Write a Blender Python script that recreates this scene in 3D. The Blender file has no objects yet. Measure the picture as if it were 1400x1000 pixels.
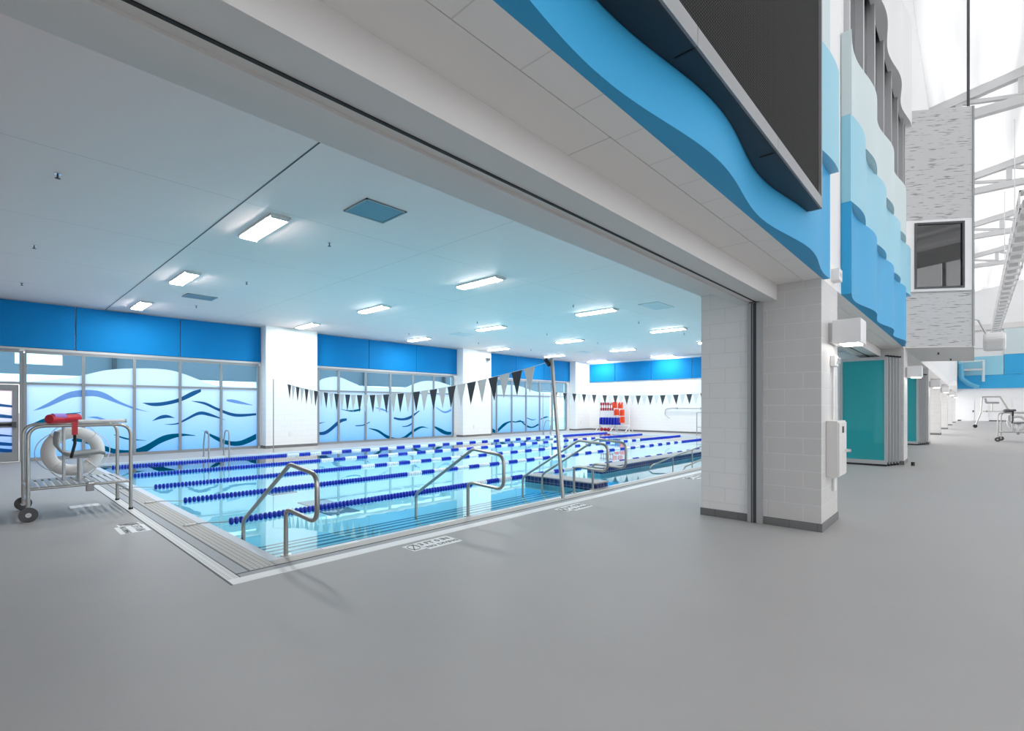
import bpy, bmesh, math, random
from mathutils import Vector, Matrix
random.seed(3)
S = bpy.context.scene
COL = S.collection
# ------------------------------------------------------------------ camera
F_PX, VPX, HY = 677.4, 1332.0, 557.0
cam_d = bpy.data.cameras.new('camera'); cam = bpy.data.objects.new('camera', cam_d); COL.objects.link(cam)
cam_d.sensor_width = 36.0; cam_d.sensor_fit = 'HORIZONTAL'; cam_d.lens = F_PX/1400*36
cam_d.shift_x = 0.0; cam_d.shift_y = (HY-500)/1400
cam_d.clip_end = 500
YAW = math.atan2(VPX-700, F_PX)
cam.location = (0, 0, 1.5); cam.rotation_euler = (math.pi/2, 0, YAW-math.pi/2)
S.camera = cam
# ------------------------------------------------------------------ world, exposure
W = bpy.data.worlds.new('sky'); S.world = W; W.use_nodes = True
bg = W.node_tree.nodes['Background']; bg.inputs[0].default_value = (0.97, 0.98, 1.0, 1); bg.inputs[1].default_value = 2.7
S.view_settings.view_transform = 'Standard'; S.view_settings.look = 'None'
S.view_settings.gamma = 1; S.view_settings.exposure = 0.40
try: S.view_settings.use_curve_mapping = False
except Exception: pass
LAMP = 62.0          # emission of the pool-room ceiling lights
S.cycles.max_bounces = 10; S.cycles.diffuse_bounces = 5; S.cycles.glossy_bounces = 4
S.cycles.transparent_max_bounces = 16; S.cycles.transmission_bounces = 6
S.cycles.sample_clamp_indirect = 6

# ------------------------------------------------------------------ materials
def newmat(name):
    m = bpy.data.materials.new(name); m.use_nodes = True
    return m, m.node_tree, m.node_tree.nodes['Principled BSDF']
def N(t, kind, **kw):
    n = t.nodes.new(kind)
    for k, v in kw.items(): setattr(n, k, v)
    return n
def flat(name, c, rough=0.5, metal=0.0, spec=0.5, noise=0.0, nscale=3.0):
    m, t, b = newmat(name)
    b.inputs['Base Color'].default_value = (*c, 1); b.inputs['Roughness'].default_value = rough
    b.inputs['Metallic'].default_value = metal; b.inputs['Specular IOR Level'].default_value = spec
    if noise:
        g = N(t, 'ShaderNodeNewGeometry'); n = N(t, 'ShaderNodeTexNoise'); n.inputs['Scale'].default_value = nscale
        n.inputs['Detail'].default_value = 5
        t.links.new(g.outputs['Position'], n.inputs['Vector'])
        r = N(t, 'ShaderNodeMapRange'); r.inputs['To Min'].default_value = 1-noise; r.inputs['To Max'].default_value = 1+noise
        t.links.new(n.outputs['Fac'], r.inputs['Value'])
        mx = N(t, 'ShaderNodeVectorMath', operation='SCALE'); mx.inputs[0].default_value = c
        t.links.new(r.outputs[0], mx.inputs['Scale']); t.links.new(mx.outputs[0], b.inputs['Base Color'])
    return m
def emit(name, c, s):
    m, t, b = newmat(name)
    b.inputs['Base Color'].default_value = (*c, 1)
    b.inputs['Emission Color'].default_value = (*c, 1); b.inputs['Emission Strength'].default_value = s
    return m
def brickmat(name, c1, c2, mortar, bw, bh, ms, offset=0.5, rough=0.45, bump=0.25, mode='wall', shift=(0, 0)):
    m, t, b = newmat(name)
    g = N(t, 'ShaderNodeNewGeometry'); sp = N(t, 'ShaderNodeSeparateXYZ'); t.links.new(g.outputs['Position'], sp.inputs[0])
    cb = N(t, 'ShaderNodeCombineXYZ')
    if mode == 'wall':
        a = N(t, 'ShaderNodeMath', operation='ADD'); t.links.new(sp.outputs[0], a.inputs[0]); t.links.new(sp.outputs[1], a.inputs[1])
        a2 = N(t, 'ShaderNodeMath', operation='ADD'); t.links.new(a.outputs[0], a2.inputs[0]); a2.inputs[1].default_value = shift[0]
        z2 = N(t, 'ShaderNodeMath', operation='ADD'); t.links.new(sp.outputs[2], z2.inputs[0]); z2.inputs[1].default_value = shift[1]
        t.links.new(a2.outputs[0], cb.inputs[0]); t.links.new(z2.outputs[0], cb.inputs[1])
    else:
        a2 = N(t, 'ShaderNodeMath', operation='ADD'); t.links.new(sp.outputs[0], a2.inputs[0]); a2.inputs[1].default_value = shift[0]
        z2 = N(t, 'ShaderNodeMath', operation='ADD'); t.links.new(sp.outputs[1], z2.inputs[0]); z2.inputs[1].default_value = shift[1]
        t.links.new(a2.outputs[0], cb.inputs[0]); t.links.new(z2.outputs[0], cb.inputs[1])
    br = N(t, 'ShaderNodeTexBrick'); br.offset = offset
    br.inputs['Color1'].default_value = (*c1, 1); br.inputs['Color2'].default_value = (*c2, 1); br.inputs['Mortar'].default_value = (*mortar, 1)
    br.inputs['Scale'].default_value = 1; br.inputs['Mortar Size'].default_value = ms; br.inputs['Mortar Smooth'].default_value = 0.1
    br.inputs['Brick Width'].default_value = bw; br.inputs['Row Height'].default_value = bh
    t.links.new(cb.outputs[0], br.inputs['Vector']); t.links.new(br.outputs['Color'], b.inputs['Base Color'])
    b.inputs['Roughness'].default_value = rough
    if bump:
        bm_ = N(t, 'ShaderNodeBump'); bm_.inputs['Strength'].default_value = bump; bm_.inputs['Distance'].default_value = 0.004; bm_.invert = True
        t.links.new(br.outputs['Fac'], bm_.inputs['Height']); t.links.new(bm_.outputs[0], b.inputs['Normal'])
    return m
def glassmat(name, tint, ior=1.45, rough=0.0, extra=None, extra_fac=0.0, refl=(1, 1, 1)):
    m, t, b = newmat(name); t.nodes.remove(b); out = t.nodes['Material Output']
    tr = N(t, 'ShaderNodeBsdfTransparent'); tr.inputs[0].default_value = (*tint, 1)
    gl = N(t, 'ShaderNodeBsdfGlossy'); gl.inputs['Roughness'].default_value = rough; gl.inputs[0].default_value = (*refl, 1)
    f0 = ((ior-1)/(ior+1))**2          # Schlick fresnel, the same from both sides of the sheet
    lw = N(t, 'ShaderNodeLayerWeight'); lw.inputs[0].default_value = 0.5
    pw = N(t, 'ShaderNodeMath', operation='POWER'); pw.inputs[1].default_value = 5; t.links.new(lw.outputs['Facing'], pw.inputs[0])
    fr = N(t, 'ShaderNodeMath', operation='MULTIPLY_ADD'); fr.inputs[1].default_value = 1-f0; fr.inputs[2].default_value = f0; t.links.new(pw.outputs[0], fr.inputs[0])
    base = tr.outputs[0]
    if extra is not None:
        df = N(t, 'ShaderNodeBsdfDiffuse'); df.inputs[0].default_value = (*extra, 1)
        mm = N(t, 'ShaderNodeMixShader'); mm.inputs[0].default_value = extra_fac
        t.links.new(tr.outputs[0], mm.inputs[1]); t.links.new(df.outputs[0], mm.inputs[2]); base = mm.outputs[0]
    mx = N(t, 'ShaderNodeMixShader'); t.links.new(fr.outputs[0], mx.inputs[0]); t.links.new(base, mx.inputs[1]); t.links.new(gl.outputs[0], mx.inputs[2])
    t.links.new(mx.outputs[0], out.inputs[0])
    return m, t, gl, fr

M = {}
def floor_mat():
    m, t, b = newmat('floor_epoxy')
    g = N(t, 'ShaderNodeNewGeometry')
    n = N(t, 'ShaderNodeTexNoise'); n.inputs['Scale'].default_value = 0.55; n.inputs['Detail'].default_value = 6; n.inputs['Roughness'].default_value = 0.6
    t.links.new(g.outputs['Position'], n.inputs['Vector'])
    n2 = N(t, 'ShaderNodeTexNoise'); n2.inputs['Scale'].default_value = 60; n2.inputs['Detail'].default_value = 3
    t.links.new(g.outputs['Position'], n2.inputs['Vector'])
    r = N(t, 'ShaderNodeValToRGB'); r.color_ramp.elements[0].position = 0.3; r.color_ramp.elements[0].color = (0.395, 0.383, 0.377, 1)
    r.color_ramp.elements[1].position = 0.7; r.color_ramp.elements[1].color = (0.432, 0.42, 0.413, 1)
    t.links.new(n.outputs['Fac'], r.inputs[0]); t.links.new(r.outputs[0], b.inputs['Base Color'])
    rr = N(t, 'ShaderNodeMapRange'); rr.inputs['To Min'].default_value = 0.42; rr.inputs['To Max'].default_value = 0.56
    t.links.new(n.outputs['Fac'], rr.inputs['Value']); t.links.new(rr.outputs[0], b.inputs['Roughness'])
    bp = N(t, 'ShaderNodeBump'); bp.inputs['Strength'].default_value = 0.12; bp.inputs['Distance'].default_value = 0.002
    t.links.new(n2.outputs['Fac'], bp.inputs['Height']); t.links.new(bp.outputs[0], b.inputs['Normal'])
    b.inputs['Specular IOR Level'].default_value = 0.3
    return m
M['floor'] = floor_mat()
M['cmu'] = brickmat('painted_block', (0.63, 0.62, 0.61), (0.61, 0.60, 0.59), (0.70, 0.69, 0.685), 0.406, 0.203, 0.006, bump=0.6, shift=(0.12, 0.1))
M['cmu_white'] = brickmat('painted_block_white', (0.88, 0.875, 0.87), (0.87, 0.865, 0.86), (0.80, 0.80, 0.81), 0.406, 0.203, 0.006, bump=0.4)
M['white'] = flat('white_paint', (0.84, 0.84, 0.85), 0.55, noise=0.02)
M['offwhite'] = flat('off_white_paint', (0.70, 0.685, 0.67), 0.5, noise=0.015)
M['basetile'] = brickmat('dark_base_tile', (0.16, 0.16, 0.16), (0.18, 0.18, 0.18), (0.09, 0.09, 0.09), 0.305, 0.3, 0.003, offset=0, rough=0.5, bump=0.2)
M['blue'] = flat('blue_acoustic_panel', (0.003, 0.20, 0.50), 0.7, spec=0.15, noise=0.03)
M['steel'] = flat('brushed_steel', (0.46, 0.45, 0.43), 0.28, 1.0)
M['alu'] = flat('anodised_aluminium', (0.55, 0.56, 0.57), 0.4, 0.7)
M['alu_dark'] = flat('grey_frame', (0.30, 0.31, 0.32), 0.45, 0.3)
M['black'] = flat('black_rubber', (0.012, 0.012, 0.014), 0.6)
M['darkgrey'] = flat('dark_grey', (0.07, 0.072, 0.078), 0.55)
M['flagblack'] = flat('black_pennant', (0.045, 0.05, 0.06), 0.7)
M['flagwhite'] = flat('white_pennant', (0.72, 0.71, 0.71), 0.7)
M['cable'] = flat('grey_cable', (0.35, 0.35, 0.36), 0.5)
M['floatblue'] = flat('blue_float', (0.006, 0.03, 0.50), 0.3)
M['floatwhite'] = flat('white_float', (0.86, 0.88, 0.92), 0.35)
M['red'] = flat('red_plastic', (0.62, 0.012, 0.03), 0.35)
M['purple'] = flat('violet_plastic', (0.35, 0.18, 0.62), 0.4)
M['darkred'] = flat('dark_red_foam', (0.40, 0.01, 0.03), 0.6)
M['orange'] = flat('orange_vest', (0.92, 0.07, 0.01), 0.6)
M['foamblue'] = flat('blue_foam', (0.005, 0.02, 0.42), 0.6)
M['buoy'] = flat('white_buoy', (0.74, 0.73, 0.72), 0.5)
M['seat'] = flat('grey_seat', (0.34, 0.36, 0.37), 0.45)
M['whiteplastic'] = flat('white_plastic', (0.82, 0.82, 0.82), 0.35)
M['coping'] = flat('beige_coping', (0.56, 0.53, 0.49), 0.6, noise=0.06, nscale=8)
M['copingwhite'] = flat('pale_coping', (0.66, 0.70, 0.76), 0.4)
M['gutter'] = flat('grey_gutter', (0.37, 0.38, 0.40), 0.55, noise=0.05)
M['signwhite'] = flat('white_marking', (0.90, 0.90, 0.90), 0.5)
M['signdark'] = flat('dark_lettering', (0.10, 0.10, 0.11), 0.5)
M['tile'] = brickmat('blue_tile', (0.004, 0.018, 0.12), (0.006, 0.026, 0.16), (0.25, 0.30, 0.36), 0.10, 0.10, 0.004, offset=0, rough=0.12, bump=0.2)
M['wave1'] = flat('deep_blue_paint', (0.045, 0.38, 0.70), 0.5, spec=0.2)
M['wave2'] = flat('light_blue_paint', (0.29, 0.60, 0.74), 0.5)
M['wave3'] = flat('pale_blue_paint', (0.58, 0.68, 0.70), 0.5)
M['wave4'] = flat('white_wave_paint', (0.74, 0.74, 0.74), 0.5)
M['scorebox'] = flat('black_cabinet', (0.013, 0.015, 0.02), 0.45)
M['lens'] = emit('lit_lens', (1.0, 0.99, 0.97), LAMP)
M['spot'] = emit('lit_lamp_glass', (1.0, 0.97, 0.92), 9.0)
M['floorlines'] = flat('dark_teal_line', (0.0, 0.06, 0.10), 0.4)
M['lilac'] = flat('lilac', (0.5, 0.45, 0.7), 0.6)
M['concrete'] = flat('pale_concrete', (0.62, 0.61, 0.58), 0.8, noise=0.05)
M['canopy'] = flat('canopy_grey', (0.20, 0.24, 0.27), 0.7)
M['vent_blue'] = flat('vent_face', (0.16, 0.24, 0.29), 0.35, 0.4)
M['vent_pale'] = flat('vent_face_pale', (0.66, 0.68, 0.70), 0.35)
M['chrome'] = flat('chrome', (0.75, 0.75, 0.75), 0.15, 1.0)
M['truss'] = flat('truss_paint', (0.62, 0.62, 0.62), 0.5)
M['teal_pipe'] = flat('blue_slide', (0.10, 0.40, 0.60), 0.3)

def ceiling_mat(name, base, X0, PX_, Y0, PY_, w, dark):
    m, t, b = newmat(name)
    g = N(t, 'ShaderNodeNewGeometry'); sp = N(t, 'ShaderNodeSeparateXYZ'); t.links.new(g.outputs['Position'], sp.inputs[0])
    outs = []
    for ax, o, p in ((0, X0, PX_), (1, Y0, PY_)):
        if not p: continue
        a = N(t, 'ShaderNodeMath', operation='SUBTRACT'); t.links.new(sp.outputs[ax], a.inputs[0]); a.inputs[1].default_value = o
        pp = N(t, 'ShaderNodeMath', operation='PINGPONG'); t.links.new(a.outputs[0], pp.inputs[0]); pp.inputs[1].default_value = p/2
        lt = N(t, 'ShaderNodeMath', operation='LESS_THAN'); t.links.new(pp.outputs[0], lt.inputs[0]); lt.inputs[1].default_value = w/2
        outs.append(lt.outputs[0])
    f = outs[0]
    if len(outs) > 1:
        mx = N(t, 'ShaderNodeMath', operation='MAXIMUM'); t.links.new(outs[0], mx.inputs[0]); t.links.new(outs[1], mx.inputs[1]); f = mx.outputs[0]
    mc = N(t, 'ShaderNodeMix', data_type='RGBA'); mc.inputs[6].default_value = (*base, 1); mc.inputs[7].default_value = (*[c*dark for c in base], 1)
    t.links.new(f, mc.inputs[0]); t.links.new(mc.outputs[2], b.inputs['Base Color']); b.inputs['Roughness'].default_value = 0.55
    return m
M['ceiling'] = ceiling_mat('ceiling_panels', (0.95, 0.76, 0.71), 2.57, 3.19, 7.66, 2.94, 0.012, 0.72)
M['soffit'] = ceiling_mat('soffit_panels', (0.88, 0.86, 0.845), 1.69, 0.41, 0, 0, 0.008, 0.8)
M['soffit2'] = ceiling_mat('soffit_panels_wide', (0.86, 0.84, 0.82), 2.465, 2.44, 0, 0, 0.010, 0.7)
def rib_mat():
    m, t, b = newmat('ribbed_metal_panel')
    g = N(t, 'ShaderNodeNewGeometry'); mp = N(t, 'ShaderNodeMapping'); mp.inputs['Scale'].default_value = (3.2, 3.2, 34)
    n = N(t, 'ShaderNodeTexNoise'); n.inputs['Scale'].default_value = 1.0; n.inputs['Detail'].default_value = 2
    t.links.new(g.outputs['Position'], mp.inputs[0]); t.links.new(mp.outputs[0], n.inputs['Vector'])
    r = N(t, 'ShaderNodeValToRGB'); r.color_ramp.elements[0].position = 0.33; r.color_ramp.elements[0].color = (0.24, 0.24, 0.24, 1)
    r.color_ramp.elements[1].position = 0.41; r.color_ramp.elements[1].color = (0.55, 0.55, 0.55, 1)
    t.links.new(n.outputs['Fac'], r.inputs[0]); t.links.new(r.outputs[0], b.inputs['Base Color']); b.inputs['Roughness'].default_value = 0.45
    bp = N(t, 'ShaderNodeBump'); bp.inputs['Strength'].default_value = 0.4; bp.inputs['Distance'].default_value = 0.01
    t.links.new(n.outputs['Fac'], bp.inputs['Height']); t.links.new(bp.outputs[0], b.inputs['Normal'])
    return m
M['boxpanel'] = rib_mat()
M['roofwall'] = flat('hall_wall_white', (0.82, 0.82, 0.82), 0.6, noise=0.02)

def grate_mat():
    m, t, b = newmat('gutter_grate')
    g = N(t, 'ShaderNodeNewGeometry'); sp = N(t, 'ShaderNodeSeparateXYZ'); t.links.new(g.outputs['Position'], sp.inputs[0])
    fs = []
    for ax, p in ((0, 0.046), (1, 0.05)):
        pp = N(t, 'ShaderNodeMath', operation='PINGPONG'); t.links.new(sp.outputs[ax], pp.inputs[0]); pp.inputs[1].default_value = p/2
        lt = N(t, 'ShaderNodeMath', operation='GREATER_THAN'); t.links.new(pp.outputs[0], lt.inputs[0]); lt.inputs[1].default_value = p/2*0.55
        fs.append(lt.outputs[0])
    mn = N(t, 'ShaderNodeMath', operation='MINIMUM'); t.links.new(fs[0], mn.inputs[0]); t.links.new(fs[1], mn.inputs[1])
    mc = N(t, 'ShaderNodeMix', data_type='RGBA'); mc.inputs[6].default_value = (0.50, 0.48, 0.45, 1); mc.inputs[7].default_value = (0.20, 0.19, 0.18, 1)
    t.links.new(mn.outputs[0], mc.inputs[0]); t.links.new(mc.outputs[2], b.inputs['Base Color']); b.inputs['Roughness'].default_value = 0.55
    return m
M['grate'] = grate_mat()
def drain_mat():
    m, t, b = newmat('slotted_drain')
    g = N(t, 'ShaderNodeNewGeometry'); mp = N(t, 'ShaderNodeMapping'); mp.inputs['Scale'].default_value = (1, 1, 1)
    t.links.new(g.outputs['Position'], mp.inputs[0]); sp = N(t, 'ShaderNodeSeparateXYZ'); t.links.new(mp.outputs[0], sp.inputs[0])
    pp = N(t, 'ShaderNodeMath', operation='PINGPONG'); t.links.new(sp.outputs[1], pp.inputs[0]); pp.inputs[1].default_value = 0.02
    gt = N(t, 'ShaderNodeMath', operation='GREATER_THAN'); t.links.new(pp.outputs[0], gt.inputs[0]); gt.inputs[1].default_value = 0.014
    px = N(t, 'ShaderNodeMath', operation='PINGPONG'); t.links.new(sp.outputs[0], px.inputs[0]); px.inputs[1].default_value = 0.025
    gx = N(t, 'ShaderNodeMath', operation='GREATER_THAN'); t.links.new(px.outputs[0], gx.inputs[0]); gx.inputs[1].default_value = 0.010
    mn = N(t, 'ShaderNodeMath', operation='MINIMUM'); t.links.new(gt.outputs[0], mn.inputs[0]); t.links.new(gx.outputs[0], mn.inputs[1])
    mc = N(t, 'ShaderNodeMix', data_type='RGBA'); mc.inputs[6].default_value = (0.80, 0.79, 0.77, 1); mc.inputs[7].default_value = (0.42, 0.42, 0.42, 1)
    t.links.new(mn.outputs[0], mc.inputs[0]); t.links.new(mc.outputs[2], b.inputs['Base Color']); b.inputs['Roughness'].default_value = 0.5
    return m
M['drain'] = drain_mat()
def translucent(name, c, ct, fac):
    m, t, b = newmat(name); t.nodes.remove(b); out = t.nodes['Material Output']
    d = N(t, 'ShaderNodeBsdfDiffuse'); d.inputs[0].default_value = (*c, 1)
    tl = N(t, 'ShaderNodeBsdfTranslucent'); tl.inputs[0].default_value = (*ct, 1)
    mx = N(t, 'ShaderNodeMixShader'); mx.inputs[0].default_value = fac
    t.links.new(d.outputs[0], mx.inputs[1]); t.links.new(tl.outputs[0], mx.inputs[2]); t.links.new(mx.outputs[0], out.inputs[0])
    return m, t, d, tl
M['roof'], rt, rd, rtl = translucent('translucent_roof', (0.9, 0.9, 0.9), (0.42, 0.42, 0.42), 0.75)
g = N(rt, 'ShaderNodeNewGeometry'); mp = N(rt, 'ShaderNodeMapping'); mp.inputs['Scale'].default_value = (0.06, 1.3, 1.3)
nz = N(rt, 'ShaderNodeTexNoise'); nz.inputs['Scale'].default_value = 1.0; nz.inputs['Detail'].default_value = 2
rp = N(rt, 'ShaderNodeValToRGB'); rp.color_ramp.elements[0].color = (0.26, 0.26, 0.26, 1); rp.color_ramp.elements[1].color = (0.44, 0.44, 0.44, 1)
rp.color_ramp.elements[0].position = 0.35; rp.color_ramp.elements[1].position = 0.6
rt.links.new(g.outputs['Position'], mp.inputs[0]); rt.links.new(mp.outputs[0], nz.inputs[0]); rt.links.new(nz.outputs['Fac'], rp.inputs[0]); rt.links.new(rp.outputs[0], rtl.inputs[0])
M['added_glazing'] = translucent('added_translucent_glazing', (0.9, 0.9, 0.9), (0.9, 0.9, 0.9), 0.9)[0]  # only for the added glazing opposite; lets through more light than the roof
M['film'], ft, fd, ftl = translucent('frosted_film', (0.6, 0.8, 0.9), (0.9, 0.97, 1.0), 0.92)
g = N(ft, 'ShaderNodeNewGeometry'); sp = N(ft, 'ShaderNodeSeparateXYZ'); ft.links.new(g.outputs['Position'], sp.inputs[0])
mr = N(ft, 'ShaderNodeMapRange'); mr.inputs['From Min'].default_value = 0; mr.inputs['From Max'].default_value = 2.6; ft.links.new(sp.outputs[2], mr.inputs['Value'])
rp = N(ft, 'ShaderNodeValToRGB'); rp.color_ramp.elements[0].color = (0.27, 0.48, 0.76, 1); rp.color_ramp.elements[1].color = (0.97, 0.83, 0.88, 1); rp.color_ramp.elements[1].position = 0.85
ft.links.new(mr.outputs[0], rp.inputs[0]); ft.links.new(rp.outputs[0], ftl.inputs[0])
M['teal'] = translucent('teal_film', (0.0, 0.09, 0.12), (0.0, 0.16, 0.20), 0.8)[0]
M['deep'] = translucent('navy_film', (0.02, 0.08, 0.16), (0.03, 0.14, 0.27), 0.8)[0]
M['slate'] = translucent('slate_film', (0.2, 0.25, 0.45), (0.28, 0.42, 0.66), 0.8)[0]
M['pane'] = glassmat('window_glass', (0.62, 0.82, 0.93))[0]
M['boxglass'] = glassmat('dark_glass', (0.12, 0.13, 0.14), 1.9)[0]
M['tealglass'] = glassmat('teal_glass', (0.14, 0.66, 0.70), 1.6, extra=(0.02, 0.55, 0.60), extra_fac=0.55)[0]
wm, wt, wg, wf = glassmat('pool_water', (0.60, 0.88, 0.94), 1.33, rough=0.01)
M['water'] = wm
g = N(wt, 'ShaderNodeNewGeometry'); nz = N(wt, 'ShaderNodeTexNoise'); nz.inputs['Scale'].default_value = 1.6; nz.inputs['Detail'].default_value = 2
bp = N(wt, 'ShaderNodeBump'); bp.inputs['Strength'].default_value = 0.06; bp.inputs['Distance'].default_value = 0.02
wt.links.new(g.outputs['Position'], nz.inputs['Vector']); wt.links.new(nz.outputs['Fac'], bp.inputs['Height']); wt.links.new(bp.outputs[0], wg.inputs['Normal'])
M['poolfloor'] = flat('pool_plaster', (0.58, 0.82, 0.89), 0.6, noise=0.04, nscale=1.2)
M['poolwall'] = flat('pool_wall_plaster', (0.35, 0.75, 0.85), 0.6)
def screen_mat():
    m, t, b = newmat('perforated_screen')
    g = N(t, 'ShaderNodeNewGeometry'); sp = N(t, 'ShaderNodeSeparateXYZ'); t.links.new(g.outputs['Position'], sp.inputs[0])
    fs = []
    for ax in (0, 2):
        pp = N(t, 'ShaderNodeMath', operation='PINGPONG'); t.links.new(sp.outputs[ax], pp.inputs[0]); pp.inputs[1].default_value = 0.010
        lt = N(t, 'ShaderNodeMath', operation='GREATER_THAN'); t.links.new(pp.outputs[0], lt.inputs[0]); lt.inputs[1].default_value = 0.0055
        fs.append(lt.outputs[0])
    mn = N(t, 'ShaderNodeMath', operation='MINIMUM'); t.links.new(fs[0], mn.inputs[0]); t.links.new(fs[1], mn.inputs[1])
    mc = N(t, 'ShaderNodeMix', data_type='RGBA'); mc.inputs[6].default_value = (0.012, 0.012, 0.012, 1); mc.inputs[7].default_value = (0.07, 0.07, 0.07, 1)
    t.links.new(mn.outputs[0], mc.inputs[0]); t.links.new(mc.outputs[2], b.inputs['Base Color']); b.inputs['Roughness'].default_value = 0.7; b.inputs['Specular IOR Level'].default_value = 0.08
    return m
M['screen'] = screen_mat()

# ------------------------------------------------------------------ mesh helpers
class MB:
    def __init__(s): s.v = []; s.f = []; s.sm = []
    def add(s, vs, fs, smooth=False):
        o = len(s.v); s.v += [tuple(v) for v in vs]; s.f += [tuple(i+o for i in f) for f in fs]; s.sm += [smooth]*len(fs); return s
    def box(s, x0, x1, y0, y1, z0, z1):
        if x0 > x1: x0, x1 = x1, x0
        if y0 > y1: y0, y1 = y1, y0
        if z0 > z1: z0, z1 = z1, z0
        v = [(x, y, z) for z in (z0, z1) for y in (y0, y1) for x in (x0, x1)]
        return s.add(v, [(0, 2, 3, 1), (4, 5, 7, 6), (0, 1, 5, 4), (2, 6, 7, 3), (0, 4, 6, 2), (1, 3, 7, 5)])
    def prism(s, pts, z0, z1):          # pts in xy, counter-clockwise
        n = len(pts)
        v = [(x, y, z0) for x, y in pts]+[(x, y, z1) for x, y in pts]
        return s.add(v, [tuple(reversed(range(n))), tuple(range(n, 2*n))]+[(i, (i+1) % n, n+(i+1) % n, n+i) for i in range(n)])
    def prism_y(s, pts, y0, y1):        # pts in xz
        n = len(pts)
        v = [(x, y0, z) for x, z in pts]+[(x, y1, z) for x, z in pts]
        return s.add(v, [tuple(range(n)), tuple(reversed(range(n, 2*n)))]+[(i, n+i, n+(i+1) % n, (i+1) % n) for i in range(n)])
    def tube(s, path, r, seg=10, closed=False, r2=None):
        P = [Vector(p) for p in path]; n = len(P); rings = []
        up = None
        for i in range(n):
            if closed: d = (P[(i+1) % n]-P[i-1]).normalized()
            elif i == 0: d = (P[1]-P[0]).normalized()
            elif i == n-1: d = (P[-1]-P[-2]).normalized()
            else: d = ((P[i+1]-P[i]).normalized()+(P[i]-P[i-1]).normalized()).normalized()
            if up is None:
                a = Vector((0, 0, 1)) if abs(d.z) < 0.9 else Vector((1, 0, 0))
                up = (a-d*a.dot(d)).normalized()
            else:
                up = (up-d*up.dot(d)).normalized()
            sd = d.cross(up)
            rr = r if r2 is None else r+(r2-r)*i/(n-1)
            rings.append([P[i]+(up*math.cos(2*math.pi*k/seg)+sd*math.sin(2*math.pi*k/seg))*rr for k in range(seg)])
        v = [p for rg in rings for p in rg]; f = []
        for i in range(n if closed else n-1):
            j = (i+1) % n
            for k in range(seg):
                f.append((i*seg+k, i*seg+(k+1) % seg, j*seg+(k+1) % seg, j*seg+k))
        s.add(v, f, True)
        if not closed:
            s.add(rings[0], [tuple(reversed(range(seg)))]); s.add(rings[-1], [tuple(range(seg))])
        return s
    def cyl(s, a, b, r, seg=14, r2=None): return s.tube([a, b], r, seg, r2=r2)
    def torus(s, c, R, r, axis='Y', seg=32, rs=10, sx=1, sz=1):
        pts = []
        for i in range(seg):
            a = 2*math.pi*i/seg
            u, w = R*math.cos(a)*sx, R*math.sin(a)*sz
            pts.append({'Y': (c[0]+u, c[1], c[2]+w), 'X': (c[0], c[1]+u, c[2]+w), 'Z': (c[0]+u, c[1]+w, c[2])}[axis])
        return s.tube(pts, r, rs, closed=True)
def fillet(path, r, n=6):
    P = [Vector(p) for p in path]; out = [P[0]]
    for i in range(1, len(P)-1):
        a = P[i-1]-P[i]; b = P[i+1]-P[i]; la, lb = a.length, b.length; a.normalize(); b.normalize()
        ang = a.angle(b); t = min(r/math.tan(ang/2), la*0.49, lb*0.49)
        p0, p1 = P[i]+a*t, P[i]+b*t
        for k in range(n+1):
            u = k/n; out.append(p0*(1-u)**2+P[i]*2*u*(1-u)+p1*u*u)
    out.append(P[-1]); return out

def world_loc(o):
    v = Vector((0, 0, 0))
    while o is not None: v += o.location; o = o.parent
    return v
def obj(name, mb, mat, parent=None, bevel=0.0):
    me = bpy.data.meshes.new(name)
    off = world_loc(parent) if parent else Vector((0, 0, 0))
    me.from_pydata([Vector(v)-off for v in mb.v], [], mb.f)
    me.polygons.foreach_set('use_smooth', mb.sm)
    me.materials.append(M[mat] if isinstance(mat, str) else mat)
    if name != 'pool_water':
        b = bmesh.new(); b.from_mesh(me); bmesh.ops.recalc_face_normals(b, faces=b.faces); b.to_mesh(me); b.free()
    me.update()
    o = bpy.data.objects.new(name, me); COL.objects.link(o)
    if parent: o.parent = parent
    if bevel:
        m = o.modifiers.new('bevel', 'BEVEL'); m.width = bevel; m.segments = 2; m.limit_method = 'ANGLE'
    return o
def tag(o, label=None, cat=None, group=None, kind=None):
    if label: o['label'] = label
    if cat: o['category'] = cat
    if group: o['group'] = group
    if kind: o['kind'] = kind
    return o
def thing(name, label, cat, loc=(0, 0, 0), group=None, kind=None):
    o = bpy.data.objects.new(name, None); COL.objects.link(o); o.location = loc; o.empty_display_size = 0.1
    return tag(o, label, cat, group, kind)
def struct(name, mb, mat, parent=None):
    o = obj(name, mb, mat, parent)
    if not parent: o['kind'] = 'structure'
    return o
def copy_tree(o, parent=None):
    c = o.copy(); COL.objects.link(c)
    if parent: c.parent = parent
    for ch in list(o.children): copy_tree(ch, c)
    return c
ORD = ['first', 'second', 'third', 'fourth', 'fifth', 'sixth', 'seventh', 'eighth', 'ninth']
def box(*a): return MB().box(*a)

# ================================================================== SETTING
YW, ZC, XE = 19.2, 4.45, 27.6          # window wall, pool-room ceiling, end wall
PX0, PX1, PY0, PY1 = 1.98, 25.2, 5.05, 16.75   # pool water
XL = -8.0
FARX = 73.0
# floor with a hole for the pool
fl = MB()
for a in ((-16, PX0, -30, YW+.3), (PX1, XE+.3, -30, YW+.3), (PX0, PX1, -30, PY0), (PX0, PX1, PY1, YW+.3), (XE+.3, FARX+.3, -30, 6)):
    fl.box(a[0], a[1], a[2], a[3], -0.3, 0)
struct('floor', fl, 'floor')
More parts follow.
